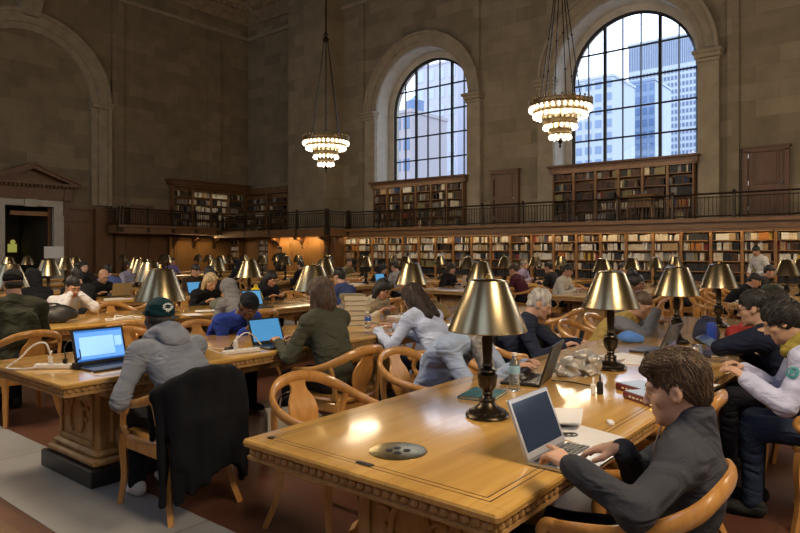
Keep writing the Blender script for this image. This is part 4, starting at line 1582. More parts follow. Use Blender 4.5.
# ------------------------------------------------------------------ bow-back library armchairs
def chair_proto():
    t = empty('library_armchair')
    # dished seat
    b = MB()
    n = 28
    def ringp(sx, sy, z, off=0.):
        out = []
        for i in range(n):
            a = 2 * PI * i / n
            c, s = math.cos(a), math.sin(a)
            q = 2 / 3.4
            x = sx * math.copysign(abs(c) ** q, c)
            y = sy * math.copysign(abs(s) ** q, s)
            x *= 1 + .10 * (y / sy)          # wider in front
            out.append((x, y + off, z))
        return out
    L = [ringp(.235, .225, .418), ringp(.258, .248, .422), ringp(.265, .255, .440), ringp(.255, .245, .456), ringp(.20, .19, .452), ringp(.10, .09, .444)]
    pts = [p for l in L for p in l] + [(0, 0, .442)]
    fs = [tuple(range(n - 1, -1, -1))]
    for k in range(len(L) - 1):
        for i in range(n):
            j = (i + 1) % n
            fs.append((k * n + i, k * n + j, k * n + n + j, k * n + n + i))
    for i in range(n):
        fs.append(((len(L) - 1) * n + i, (len(L) - 1) * n + (i + 1) % n, len(L) * n))
    b.add(pts, fs)
    b.build('seat', M_chair, t, smooth=50)
    b = MB()
    for sx in (-1, 1):
        b.box((sx * .225, 0, .385), (.03, .40, .075), bev=.006)
    b.box((0, .20, .385), (.44, .03, .075), bev=.006); b.box((0, -.20, .385), (.40, .03, .075), bev=.006)
    b.build('seat_rail', M_chair, t, smooth=30)
    for sx in (-1, 1):
        b = MB(); b.tube(spline([(sx * .235, .205, .44), (sx * .24, .215, .33), (sx * .235, .21, .18), (sx * .25, .235, 0)], 4), [.030, .031, .031, .030, .029, .027, .026, .025, .024, .023, .022, .021, .021], 4, flat=(1, 1), up=(0, 1, 0)); b.build('leg', M_chair, t, smooth=30)
        b = MB(); b.tube(spline([(sx * .205, -.205, .44), (sx * .205, -.215, .30), (sx * .215, -.245, .15), (sx * .235, -.31, 0)], 4), [.030, .031, .031, .030, .029, .027, .026, .025, .024, .023, .022, .021, .021], 4, up=(0, 1, 0)); b.build('leg', M_chair, t, smooth=30)
    # continuous bow: arms sweeping up into the crest
    half = [(.268, .20, .630), (.290, .10, .645), (.298, -.02, .662), (.285, -.14, .695), (.235, -.245, .745), (.14, -.305, .792), (0, -.328, .808)]
    pth = spline([(-x, y, z) for x, y, z in half] + half[-2::-1], 5)
    m = len(pth)
    rad = [.024 + .011 * math.sin(PI * i / (m - 1)) ** 2 for i in range(m)]
    b = MB(); b.tube(pth, rad, 10, flat=(.55, 1.), up=(0, 0, 1)); b.build('bow_rail', M_chair, t, smooth=50)
    # scrolled arm supports
    for sx in (-1, 1):
        sp_ = [(sx * .255, .12, .445), (sx * .262, .17, .49), (sx * .268, .165, .55), (sx * .27, .13, .60), (sx * .27, .16, .632), (sx * .268, .205, .635), (sx * .268, .225, .605), (sx * .268, .205, .578), (sx * .268, .185, .590)]
        b = MB(); b.tube(spline(sp_, 4), .018, 8, flat=(1.2, 1.), up=(1, 0, 0)); b.build('arm_scroll', M_chair, t, smooth=50)
        b = MB(); b.tube(spline([(sx * .225, -.19, .445), (sx * .25, -.20, .55), (sx * .265, -.19, .65), (sx * .272, -.175, .69)], 4), .021, 8, flat=(.7, 1.2), up=(0, 1, 0)); b.build('back_post', M_chair, t, smooth=50)
    # vase splat
    prof = [(0, .052), (.08, .050), (.18, .072), (.32, .098), (.5, .106), (.66, .092), (.8, .058), (.9, .052), (1, .085)]
    ys = lambda u: -.222 - .105 * u + .02 * math.sin(PI * u)
    zs = lambda u: .445 + .355 * u
    xs = [np.interp(i / 24, [p[0] for p in prof], [p[1] for p in prof]) for i in range(25)]
    b = MB()
    pts, fs = [], []
    for i in range(25):
        u = i / 24
        for sx, dy in ((-1, -.008), (1, -.008), (1, .008), (-1, .008)):
            pts.append((sx * xs[i], ys(u) + dy, zs(u)))
    for i in range(24):
        for j in range(4):
            fs.append((i * 4 + j, i * 4 + (j + 1) % 4, i * 4 + 4 + (j + 1) % 4, i * 4 + 4 + j))
    fs += [(3, 2, 1, 0), (96, 97, 98, 99)]
    b.add(pts, fs)
    b.build('splat', M_chair, t, smooth=40)
    return t
cp = chair_proto()
cused = [False]
CHAIRS = []
def chair(x, y, rz, label, jit=True):
    if jit:
        rz = rz + random.uniform(-7, 7)
    o = place(cp, cused, (x, y, 0), R(rz), label, 'library armchairs', 'chair')
    CHAIRS.append((x, y))
    return o

# ------------------------------------------------------------------ small things for the tables
M_screen = {}
def screen_mat(name, col, strength, kind='page'):
    m, nt, b = new_mat(name)
    tc = nd(nt, 'ShaderNodeTexCoord')
    sp = nd(nt, 'ShaderNodeSeparateXYZ')
    nt.links.new(tc.outputs['Object'], sp.inputs[0])
    wv = nd(nt, 'ShaderNodeTexBrick')
    wv.inputs['Scale'].default_value = 1.
    wv.inputs['Brick Width'].default_value = .09
    wv.inputs['Row Height'].default_value = .012
    wv.inputs['Mortar Size'].default_value = .0045
    wv.inputs['Color1'].default_value = c4([x * .72 for x in col])
    wv.inputs['Color2'].default_value = c4([x * .9 for x in col])
    wv.inputs['Mortar'].default_value = c4(col)
    cb = nd(nt, 'ShaderNodeCombineXYZ')
    nt.links.new(sp.outputs['X'], cb.inputs['X'])
    nt.links.new(sp.outputs['Z'], cb.inputs['Y'])
    nt.links.new(cb.outputs[0], wv.inputs['Vector'])
    nt.links.new(wv.outputs['Color'], b.inputs['Emission Color'])
    b.inputs['Base Color'].default_value = (.01, .01, .012, 1)
    b.inputs['Emission Strength'].default_value = strength
    b.inputs['Roughness'].default_value = .12
    m.cycles.emission_sampling = 'NONE'
    return m

def laptop(loc, rz, label, body, screen, open_deg=105, w=.34, d=.235, keys=True, lidcol=None, page=None):
    """Local: keyboard faces +Z, the user sits towards -Y, lid hinge at +Y."""
    t = empty('laptop', loc, R(rz), label, 'laptop')
    b = MB(); b.box((0, 0, .009), (w, d, .016), bev=.004); base = b.build('base', body, t, smooth=30)
    if keys:
        b = MB()
        for r_ in range(5):
            for c in range(13):
                b.box((-w * .43 + c * w * .86 / 12, d * .36 - r_ * .019, .0185), (w * .055, .0145, .003))
        b.build('keyboard', M_black, base)
        b = MB(); b.box((0, -d * .3, .0175), (w * .3, d * .26, .0012)); b.build('touchpad', M_dgrey if body is not M_silver else M_silver, base)
    a = R(open_deg - 90)
    piv = Vector((0, d / 2 - .006, .017))
    lid = bpy.data.objects.new('lid', None)
    RM = Matrix.Rotation(-a, 3, 'X')
    b = MB(); b.box((0, .004, d / 2), (w, .009, d), bev=.004)
    lid = b.build('lid', lidcol or body, t, smooth=30)
    lid.location = piv
    lid.rotation_euler = (-a, 0, 0)
    b = MB(); b.box((0, -.0012, d / 2), (w - .004, .003, d - .004)); b.build('bezel', M_silver if body is M_silver else M_black, lid)
    b = MB(); b.box((0, -.0032, d / 2 + .004), (w - .035, .002, d - .042)); sc = b.build('screen', screen, lid)
    sc['label'] = 'glowing screen'
    if page:
        page(lid, w, d)
    return t

def bottle(loc, label, glass, cap, lab=None, h=.21, r=.031, water=None):
    t = empty('water_bottle', loc, 0, label, 'bottle')
    b = MB()
    pr_ = [(.0, 0.), (r * .8, .0), (r, .008)]
    for i in range(5):
        z = .02 + i * h * .08
        pr_ += [(r, z), (r * .93, z + h * .025), (r, z + h * .05)]
    pr_ += [(r, h * .62), (r * .8, h * .76), (r * .42, h * .88), (r * .40, h * .93), (r * .40, h * .94)]
    b.lathe(pr_, 20); b.build('body', glass, t, smooth=50)
    b = MB(); b.lathe([(r * .48, h * .93), (r * .48, h), (0, h)], 16); b.build('cap', cap, t, smooth=40)
    if lab:
        b = MB(); b.lathe([(r * 1.015, h * .46), (r * 1.03, h * .48), (r * 1.03, h * .66), (r * 1.0, h * .67)], 20); b.build('paper_label', lab, t, smooth=40)
    return t

def book_flat(loc, rz, label, cover, w=.17, d=.24, h=.03, name='book'):
    t = empty(name, loc, R(rz), label, 'book')
    b = MB()
    b.box((0, 0, .0015), (w, d, .003)); b.box((0, 0, h - .0015), (w, d, .003))
    b.prism([(-w / 2 - .004, h * .15), (-w / 2 - .006, h * .5), (-w / 2 - .004, h * .85), (-w / 2 + .001, h), (-w / 2 + .003, h), (-w / 2 + .003, 0), (-w / 2 + .001, 0)], 'y', -d / 2, d / 2)
    b.build('cover', cover, t)
    b = MB(); b.box((.0, 0, h / 2), (w - .01, d - .012, h - .006)); b.build('page_block', M_cream, t)
    return t

def paper(loc, rz, label, m=None, w=.21, d=.28, n=1, curl=.0, name='paper'):
    b = MB()
    nx, ny = 5, 7
    pts = []
    for z0 in (0, .0012 * n):
        for j in range(ny):
            for i in range(nx):
                u, v = i / (nx - 1) - .5, j / (ny - 1) - .5
                pts.append((u * w, v * d, z0 + curl * (abs(v) * 2) ** 3 + .3 * curl * (u + .5) ** 2))
    fs = []
    m_ = nx * ny
    for j in range(ny - 1):
        for i in range(nx - 1):
            q = j * nx + i
            fs += [(q, q + nx, q + nx + 1, q + 1), (m_ + q, m_ + q + 1, m_ + q + nx + 1, m_ + q + nx)]
    edge = [i for i in range(nx)] + [j * nx + nx - 1 for j in range(1, ny)] + [(ny - 1) * nx + i for i in range(nx - 2, -1, -1)] + [j * nx for j in range(ny - 2, 0, -1)]
    for a_, c_ in zip(edge, edge[1:] + edge[:1]):
        fs.append((a_, c_, m_ + c_, m_ + a_))
    b.add(pts, fs)
    return tag(b.build(name, m or M_paper, loc=loc, rz=R(rz), smooth=60), label, 'paper')

def cable(pts, label, m, r=.004, cat='cable'):
    p0 = Vector(pts[0])
    b = MB(); b.tube([Vector(p) - p0 for p in spline(pts, 6)], r, 6)
    return tag(b.build('cable', m, loc=p0, smooth=60), label, cat)

def power_strip(loc, rz, label, n=6, plugs=(0, 2)):
    t = empty('power_strip', loc, R(rz), label, 'power strip')
    b = MB(); b.box((0, 0, .016), (.05 * n + .05, .055, .032), bev=.006); b.build('body', M_white, t, smooth=30)
    for i in range(n):
        b = MB(); b.lathe([(.017, .031), (.017, .034), (.013, .034), (.0, .0325)], 14, ((i - n / 2 + .5) * .05, 0, 0)); s_ = b.build('socket', M_white, t)
        b = MB()
        for dx in (-.006, .006):
            b.box(((i - n / 2 + .5) * .05 + dx, 0, .0345), (.003, .009, .0016))
        b.build('slot', M_black, s_)
    return t

def plug(loc, rz, label, m, s_=(.028, .028, .05)):
    t = empty('power_adapter', loc, R(rz), label, 'adapter')
    b = MB(); b.box((0, 0, s_[2] / 2), s_, bev=.006); b.build('body', m, t, smooth=30)
    b = MB(); b.tube([(0, 0, s_[2]), (0, .004, s_[2] + .02), (0, .02, s_[2] + .03)], .005, 6); b.build('cable_boot', m, t)
    return t
# ------------------------------------------------------------------ the readers
def RX(k): return TX[k] + .98
def LX(k): return TX[k] - .98

def world_hands(x, y, face, pts):
    """World points -> the person's local frame."""
    c, s = math.cos(R(-face)), math.sin(R(-face))
    return [(c * (p[0] - x) - s * (p[1] - y), s * (p[0] - x) + c * (p[1] - y), p[2]) for p in pts]

def wdir(face, v):
    c, s = math.cos(R(-face)), math.sin(R(-face))
    return (c * v[0] - s * v[1], s * v[0] + c * v[1], v[2])

SEATED = []
def reader(label, k, side, y, **kw):
    """Someone seated at table k: side +1 window-camera side facing -X, -1 facing +X."""
    x = (RX(k) if side > 0 else LX(k)) + kw.pop('dx', 0)
    f = (90 if side > 0 else -90) + kw.pop('turn', 0)
    yy = y
    wh = kw.pop('wh', None)
    if wh:
        kw['hands'] = world_hands(x, yy, f, wh)
    back = kw.pop('back', 0)
    r_ = person(label, x, yy, f, **kw)
    SEATED.append((k, side, x, y, f, label))
    return r_

# 1. the man in the charcoal quarter-zip, typing
x1, y1, f1 = -.725, 2.265, 98
p1, J1 = person('man with brown hair in charcoal quarter-zip sweater typing on a silver laptop', x1, y1, f1, lean=-30, bend=24, pitch=14, yaw=0, scale=.93, seat=.405,
    hands=world_hands(x1, y1, f1, [(-.85, 1.90, .875), (-.815, 2.27, .845)]),
    hdir=[wdir(f1, (-.82, .50, .10)), wdir(f1, (-.97, -.12, -.16))], hup=[wdir(f1, (.35, -.25, .9)), (0, 0, 1)], curl=[.5, .34], point=(True, False),
    hair='swept', hcol=(.082, .049, .029), skin=(.55, .33, .235), top=(.046, .049, .063), topk='knit', bottom=(.01, .01, .014), vox=.0048, hvox=.0045, cvox=.0085, collar=True, wr=.0045, elbow_out=[(-1., -.1, -.5), (.9, -.2, -.6)])
SEATED.append((0, 1, x1 - .10, y1, f1, 'the man typing in charcoal'))

# 2. the woman in the pale hoodie with the mustard hood, and the reader next to her
p2, J2 = reader('woman with dark hair in lavender-white hoodie with mustard hood reading papers', 0, 1, 4.34, dx=.27, turn=6, lean=10, bend=22, pitch=28,
    wh=[(-.76, 4.10, .82), (-.82, 4.36, .83)], curl=[.5, .7], hair='bun', hcol=(.012, .010, .010), skin=(.50, .30, .20), top=(.47, .50, .70), hood=(.30, .24, .05), bottom=(.02, .03, .06), vox=.0075, cvox=.010, wr=.007)
p2b, J2b = reader('bespectacled dark-haired reader resting chin on hand behind the pale-hoodie woman', 0, 1, 5.08, dx=.0, lean=18, bend=14, pitch=14,
    wh=[(-.85, 4.92, .99), (-.98, 5.2, .80)], elbow_out=[(-.2, .5, -1.), (.5, -.2, -.8)], curl=[1., .5], hair='short', hcol=(.014, .012, .012), skin=(.47, .28, .19), top=(.012, .016, .035), bottom=(.02, .02, .03), vox=.0088)
# 3. the man in the grey hoodie and the green cap
p3, J3 = reader('man in grey hoodie and dark green cap leaning on the second table', 1, 1, 2.2, dx=.14, lean=20, bend=30, pitch=6, scale=1.08, brim=False,
    wh=[(-3.83, 1.99, .64), (-3.86, 2.34, .985)], elbow_out=[(-.6, -.6, -.4), (.4, .2, -1)], curl=[.6, 1.1], hair='cap', hcol=(.006, .032, .042), skin=(.075, .04, .025), top=(.215, .24, .30), hood=(.24, .265, .33),
    bottom=(.012, .014, .02), shoes=(.55, .56, .58), vox=.0085, cvox=.0095, wr=.006)
# 4. the woman in olive
p4, J4 = reader('woman with shoulder-length brown hair in olive jacket typing on a laptop', 1, 1, 3.58, lean=10, bend=8, pitch=12, scale=1.06, wh=[(-3.98, 3.36, .815), (-3.98, 3.60, .815)], curl=[.6, .6],
    hair='bob', hcol=(.085, .052, .034), skin=SK_L, top=(.065, .068, .05), topk='jacket', bottom=(.02, .02, .02), vox=.0085, cvox=.0095, wr=.006)
# 5. the man in blue bent over the table
p5, J5 = reader('man in bright blue jacket and black cap bent over the table', 1, -1, 3.80, dx=.05, lean=34, bend=26, pitch=40, scale=1.12, wh=[(-4.93, 4.03, .80), (-4.90, 3.74, .80)], curl=[.9, .9],
    hair='beanie', hcol=(.012, .014, .022), skin=SK_D, top=(.02, .045, .28), topk='jacket', vox=.0088, cvox=.011, wr=.007)
# 6. the woman in the light blue shirt
p6, J6 = reader('woman with long dark hair in pale blue shirt leaning onto the second table', 1, 1, 4.76, dx=.22, lean=28, bend=14, pitch=26, turn=-4, scale=1.06, wh=[(-3.93, 4.52, .80), (-4.0, 4.85, .80)],
    hair='long', hcol=(.03, .018, .014), top=(.52, .60, .82), bottom=(.015, .017, .03), vox=.0092, wr=.006)
# 7. the person in denim slumped over a laptop
p7, J7 = reader('person in denim jacket and patterned grey scarf slumped over a black laptop', 0, -1, 3.62, dx=-.08, lean=20, bend=34, pitch=34, scale=1.12, wh=[(-1.99, 3.78, .80), (-1.97, 3.54, .80)],
    hair='short', hcol=HAIR_BR, top=(.32, .41, .60), topk='denim', bottom=(.03, .045, .09), vox=.0088, wr=.007)
# 8-10. door side of the second table
reader('woman with black hair in cream top writing beside the book stack', 1, -1, 6.0, lean=26, bend=16, pitch=34, hair='bob', hcol=HAIR_BLACK, top=(.52, .47, .36), vox=.0095)
reader('woman with long black hair in dark top reading at a notebook', 2, -1, 6.7, lean=22, bend=16, pitch=30, hair='long', hcol=HAIR_BLACK, top=(.02, .02, .03), skin=SK_M, vox=.0095)
reader('blonde woman in black sweater looking down at the third table', 2, -1, 5.55, lean=24, bend=14, pitch=30, hair='bob', hcol=(.42, .32, .18), top=(.012, .012, .014), vox=.0095)
reader('person in a grey hood raised over the head, seen from behind', 2, 1, 5.0, lean=34, bend=14, pitch=26, hair='hoodup', top=(.17, .17, .18), vox=.011)
reader('person in white hoodie with folded hands against the face', 2, -1, 3.55, lean=22, bend=16, pitch=26, turn=4, hands=[(-.05, .40, 1.02), (.06, .40, 1.02)], elbow_out=[(-1, .6, -1.2), (1, .6, -1.2)], curl=1., hair='short', hcol=HAIR_BLACK, top=(.62, .62, .66), skin=SK_M, vox=.0095, wr=.007)
reader('person in dark olive puffer coat and knit hat, seen from behind', 2, 1, 2.38, lean=8, bend=8, pitch=10, hair='beanie', hcol=(.012, .012, .014), top=(.035, .038, .026), topk='coat', vox=.011, wr=.012, scale=1.12)
reader('bald man in black working at an open laptop', 3, -1, 5.4, lean=22, bend=14, pitch=28, hair='bald', top=(.012, .012, .014), skin=(.45, .26, .17), vox=.0095)
reader('dark-haired reader in black beside the bald man, back turned', 3, 1, 4.3, lean=12, bend=8, hair='short', hcol=HAIR_BLACK, top=(.02, .02, .022), vox=.0115)
reader('person in black hooded top facing a blue laptop screen', 3, 1, 3.7, lean=14, bend=8, hair='hoodup', top=(.012, .013, .016), vox=.0115)
reader('pale-faced woman in dark headscarf looking toward the hall', 4, -1, 6.5, lean=8, bend=6, pitch=2, hair='scarf', hcol=(.02, .02, .022), top=(.03, .03, .03), skin=(.55, .38, .30), vox=.0095)
reader('man in cornflower blue shirt with his back turned', 4, 1, 6.25, lean=18, bend=12, hair='short', hcol=HAIR_BLACK, top=(.09, .13, .32), vox=.0115)
reader('bearded man in lavender shirt by the dark panelling', 4, -1, 7.6, lean=4, bend=4, pitch=6, hair='short', hcol=HAIR_BLACK, top=(.28, .28, .40), skin=SK_M, vox=.0095)
reader('person in navy sweater with dark hair behind the book stack', 2, 1, 6.85, lean=14, bend=10, hair='short', hcol=HAIR_BLACK, top=(.05, .07, .19), vox=.0115)
reader('reader in black by the fourth table near a small blue screen', 3, 1, 6.6, lean=14, bend=12, pitch=18, hair='bob', hcol=HAIR_BLACK, top=(.012, .012, .016), vox=.0115)
reader('reader in dark brown jacket on the fourth table past the bald man', 3, -1, 7.3, lean=14, bend=12, pitch=18, hair='short', hcol=HAIR_DK, top=(.05, .03, .02), vox=.0115)
reader('grey-haired person in blue plaid shirt with paper in hand', 0, -1, 5.15, dx=-.34, lean=10, bend=28, pitch=26, turn=24, seat=.40, hair='curly', hcol=(.42, .40, .38), top=(.025, .032, .06), wh=[(-2.36, 5.5, .72), (-2.38, 5.2, .72)], vox=.0092)
pv, Jv = reader('person in yellow vest over grey sleeves leaning on the first table', 0, -1, 6.25, dx=.06, lean=34, bend=18, pitch=30, wh=[(-2.0, 6.45, .86), (-1.85, 6.05, 1.0)], elbow_out=[(-.5, 0, -.8), (.3, .6, -1.)], hair='short', hcol=HAIR_BR, top=(.42, .31, .10), vox=.0092)
reader('dark-skinned woman in grey top with hair pulled back', 0, -1, 7.05, lean=12, bend=6, pitch=6, hair='bun', hcol=HAIR_BLACK, top=(.20, .18, .17), skin=(.16, .075, .045), vox=.0095)

# the back row
def BYY(y): return y
reader('woman with long brown hair in black turned sideways at the back row', 2, -1, 12.0, lean=16, bend=10, pitch=16, hair='long', hcol=HAIR_DK, top=(.02, .015, .016), vox=.012)
reader('person in white long-sleeved top at the back row', 2, -1, 13.25, lean=24, bend=14, pitch=22, hair='short', hcol=HAIR_DK, top=(.55, .54, .54), vox=.012)
reader('person in maroon sweater with brown hair, back turned', 2, 1, 12.3, lean=20, bend=10, pitch=18, hair='short', hcol=(.05, .025, .016), top=(.075, .02, .03), vox=.012)
reader('man in white sweater and black trousers writing at a table end', 1, -1, 11.75, lean=14, bend=8, pitch=18, hair='short', hcol=HAIR_BLACK, top=(.55, .53, .47), topk='knit', bottom=(.012, .012, .014), skin=SK_M, vox=.0115, feet=.50)
reader('man in black jacket hunched over a back-row table', 0, -1, 12.3, lean=32, bend=18, pitch=30, hair='short', hcol=HAIR_BLACK, top=(.014, .014, .018), topk='jacket', vox=.0115)
person('man in white shirt standing by the bookcases with head bowed', -2.95, 18.0, 150, lean=10, bend=14, pitch=24, stand=True, scale=.97, hair='short', hcol=HAIR_BLACK, top=(.60, .60, .60), bottom=(.02, .02, .03), hands=[(-.14, .30, 1.0), (.14, .30, 1.0)], skin=SK_M, vox=.0115)
person('man in dark olive shirt standing beside the niche bookcase', -20.2, 17.2, 200, lean=4, bend=4, pitch=8, stand=True, hair='short', hcol=HAIR_BLACK, top=(.05, .055, .04), hands=[(-.2, .2, .95), (.2, .2, .95)], skin=SK_M, vox=.015)
reader('man in purple shirt with dark hair at the far back-row table', 6, -1, 12.2, lean=10, bend=8, pitch=10, hair='short', hcol=HAIR_BLACK, top=(.16, .14, .34), vox=.014)
reader('man in olive jacket turned to the side at a back-row table', 4, -1, 14.9, lean=10, bend=8, pitch=8, hair='short', hcol=HAIR_BLACK, top=(.16, .145, .085), vox=.014)
reader('person in pale grey sweater, back turned, near a white laptop', 3, 1, 11.7, lean=12, bend=8, hair='short', hcol=HAIR_DK, top=(.34, .34, .36), vox=.014)
reader('person in black coat leaning over the fourth back-row table', 3, -1, 12.9, lean=30, bend=14, pitch=24, hair='bob', hcol=HAIR_BLACK, top=(.014, .014, .016), vox=.014)
reader('elderly person in lilac top at the third back-row table', 2, -1, 15.6, lean=12, bend=8, pitch=10, hair='curly', hcol=(.22, .18, .15), top=(.28, .25, .40), vox=.014)
reader('reader in black sweater beyond the maroon one', 2, 1, 13.9, lean=16, bend=10, pitch=14, hair='short', hcol=HAIR_BLACK, top=(.02, .02, .022), vox=.014)
reader('reader in navy coat at the far end of the second back-row table', 1, -1, 14.6, lean=18, bend=12, pitch=16, hair='short', hcol=HAIR_DK, top=(.03, .035, .07), vox=.014)
reader('reader in charcoal top with arms on the second back-row table', 1, 1, 13.4, lean=20, bend=12, pitch=16, hair='bob', hcol=HAIR_DK, top=(.05, .05, .055), vox=.014)
reader('dark-haired reader in black seated midway along the first back-row table', 0, -1, 14.6, lean=20, bend=12, pitch=18, hair='short', hcol=HAIR_BLACK, top=(.03, .03, .03), vox=.014)
reader('person in tan coat seated deep in the back row', 5, -1, 13.3, lean=14, bend=10, pitch=12, hair='short', hcol=HAIR_DK, top=(.28, .2, .12), vox=.015)
reader('person in dark hoodie seated far along the sixth back-row table', 5, 1, 11.6, lean=16, bend=10, hair='hoodup', top=(.02, .022, .03), vox=.015)
reader('person in black jacket at the fifth back-row table', 4, 1, 11.4, lean=14, bend=10, hair='short', hcol=HAIR_BLACK, top=(.014, .014, .017), vox=.015)
reader('person in grey shirt facing the hall at the fifth front-row table', 4, -1, 4.6, lean=12, bend=10, pitch=12, hair='short', hcol=HAIR_DK, top=(.10, .10, .11), vox=.0125)
reader('person in black at the sixth front-row table', 5, -1, 5.6, lean=12, bend=10, pitch=12, hair='short', hcol=HAIR_BLACK, top=(.015, .015, .017), vox=.0125)
reader('person in slate-blue hoodie at the sixth front-row table', 5, 1, 7.0, lean=16, bend=10, hair='short', hcol=HAIR_BLACK, top=(.07, .09, .14), vox=.0125)
reader('person in white shirt at the edge of the doorway side', 5, -1, 3.6, lean=12, bend=10, pitch=10, hair='short', hcol=HAIR_BLACK, top=(.5, .5, .52), vox=.0125)

# extras on people ---------------------------------------------------------
# eagle-head emblem at the back of the green cap
def cap_point(J, u, v, off=.004):
    """Point on the back of the cap, u across (m), v up (m)."""
    c = np.array([0, -.018, .045]); r_ = np.array([.086, .108, .09])
    a, e = u / .095, v / .09
    d = np.array([math.sin(a) * math.cos(e), -math.cos(a) * math.cos(e), math.sin(e)])
    p = c + d * (r_ + off)
    return J['Hc'] + J['Rh'] @ p
M_emb = mat('silver_white_emblem', (.55, .58, .60), .6)
M_embd = mat('emblem_black', (.01, .012, .014), .6)
def emblem(polys, m, name, parent, J, off):
    b = MB()
    for pl_ in polys:
        P2 = [Vector((u, v, 0)) for u, v in pl_]
        tris = tessellate_polygon([P2])
        n = len(pl_)
        b.add([cap_point(J, u, v, off) for u, v in pl_] + [cap_point(J, u, v, off - .004) for u, v in pl_], [tuple(t) for t in tris] + [(i, (i + 1) % n, n + (i + 1) % n, n + i) for i in range(n)])
    return b.build(name, m, parent)
capo = [c for c in p3.children if c.name.startswith('baseball_cap')][0]
eb = emblem([[(-.040, .030), (-.018, .044), (.006, .046), (.026, .038), (.036, .026), (.040, .012), (.032, .016), (.026, .004), (.018, .008), (.010, -.006), (.004, .002), (-.006, -.014), (-.010, -.002), (-.022, -.012), (-.022, .004), (-.036, .002), (-.030, .012), (-.046, .014), (-.036, .022)]], M_emb, 'eagle_emblem', capo, J3, .0055)
emblem([[(.012, .030), (.024, .028), (.020, .023)], [(-.03, .022), (-.008, .026), (-.008, .022)], [(-.026, .012), (-.004, .018), (-.004, .014)], [(-.016, .004), (.004, .012), (.004, .009)]], M_embd, 'emblem_feather_marks', capo, J3, .0065)
# teal round emblem on the pale sleeve
A, E, W = J2['arms'][0]
b = MB()
q = A * .62 + E * .38
ax = unit(E - A); out = np.array([-.8, .45, .25]); out = unit(out - ax * (out @ ax)); tn = np.cross(ax, out)
def disc(r0, r1, off):
    pts, fs = [], []
    for i in range(24):
        a = 2 * PI * i / 24
        for r_ in (r0, r1):
            pts.append(q + out * (.0655 + off - .5 * (r_ ** 2) / .065) + (ax * math.cos(a) + tn * math.sin(a)) * r_)
    for i in range(24):
        j = (i + 1) % 24
        fs.append((i * 2, i * 2 + 1, j * 2 + 1, j * 2))
    b.add(pts, fs)
disc(.022, .036, .004); disc(.0, .014, .004)
b.build('sleeve_emblem', mat('teal_print', (.03, .22, .24), .7), p2)
# spectacles on the reader behind
def glasses(o, J):
    b = MB()
    H, M3 = J['Hc'], J['Rh']
    for sx in (-1, 1):
        b.tube([H + M3 @ np.array([sx * .032 + .021 * math.cos(a), .104 - .006 * abs(math.cos(a)), .002 + .018 * math.sin(a)]) for a in [2 * PI * i / 14 for i in range(14)]], .0022, 5, closed=True)
        b.tube([H + M3 @ np.array([sx * .053, .098, .004]), H + M3 @ np.array([sx * .075, .05, .006]), H + M3 @ np.array([sx * .08, .0, .004])], .002, 5)
    b.tube([H + M3 @ np.array([-.012, .106, .006]), H + M3 @ np.array([.012, .106, .006])], .002, 5)
    b.build('spectacles', M_black, o, smooth=60)
glasses(p2b, J2b)
# a zip line on the charcoal sweater collar
b = MB(); b.tube([J1['N'] + J1['Rt'] @ np.array([0, .085, .07]), J1['N'] + J1['Rt'] @ np.array([0, .10, .0]), J1['N'] + J1['Rt'] @ np.array([0, .115, -.08])], .003, 5); b.build('zip', M_silver, p1)
# printed scarf on the denim person
sc_m = mat('patterned_scarf', (.24, .23, .22), .9, var=.7, vscale=40)
N7 = J7['N']; nk7 = J7['nk']
blob('scarf', [cone(N7 + nk7 * -.01, N7 + nk7 * .04, .10, .09, k=.02), cone(N7 + np.array([.05, .09, -.02]), N7 + np.array([.07, .20, -.26]), .055, .06, k=.03)], .011, sc_m, p7, noise=wrinkle(.008, 40, 4))
# grey sleeves on the yellow vest
sl = []
for (A, E, W_) in Jv['arms']:
    sl += [cone(A, E, .080, .066, k=.035), cone(E, E + (W_ - E) * .95, .066, .052, k=.025)]
blob('sleeve', sl, .011, pm('cloth', (.17, .18, .21)), pv, noise=wrinkle(.006, 34, 8))

def locks(o, J, n, length, rule, col, rad=.0035, seed=1):
    for c in o.children:
        if c.name.startswith('hair'):
            Rh, Hc = J['Rh'], J['Hc']
            Mi = Rh.T
            def flow(q):
                l = Mi @ (np.array(q) - Hc)
                return Rh @ np.array(rule(l))
            add_locks(c, n, length, flow, None, rad, seed)
def sweep(l):      # front lifted and swept to the side, sides and nape combed down and back
    if l[2] > .07 and l[1] > -.02:
        return (.55, .75, .05)
    return (.0, -.35 if l[1] < .05 else .1, -1.) if l[2] < .06 else (.15, .25 if l[1] > -.05 else -.5, -.6)
def down(l):
    return (l[0] * 4, -.25 if l[1] < .06 else .1, -1.)
locks(p1, J1, 1800, .035, sweep, None, .0014, 1)
locks(p2, J2, 500, .06, lambda l: (0, -1., .5), None, .003, 2)
locks(p2b, J2b, 350, .05, down, None, .003, 3)
locks(p4, J4, 700, .12, down, None, .0035, 4)
locks(p6, J6, 500, .14, down, None, .004, 5)

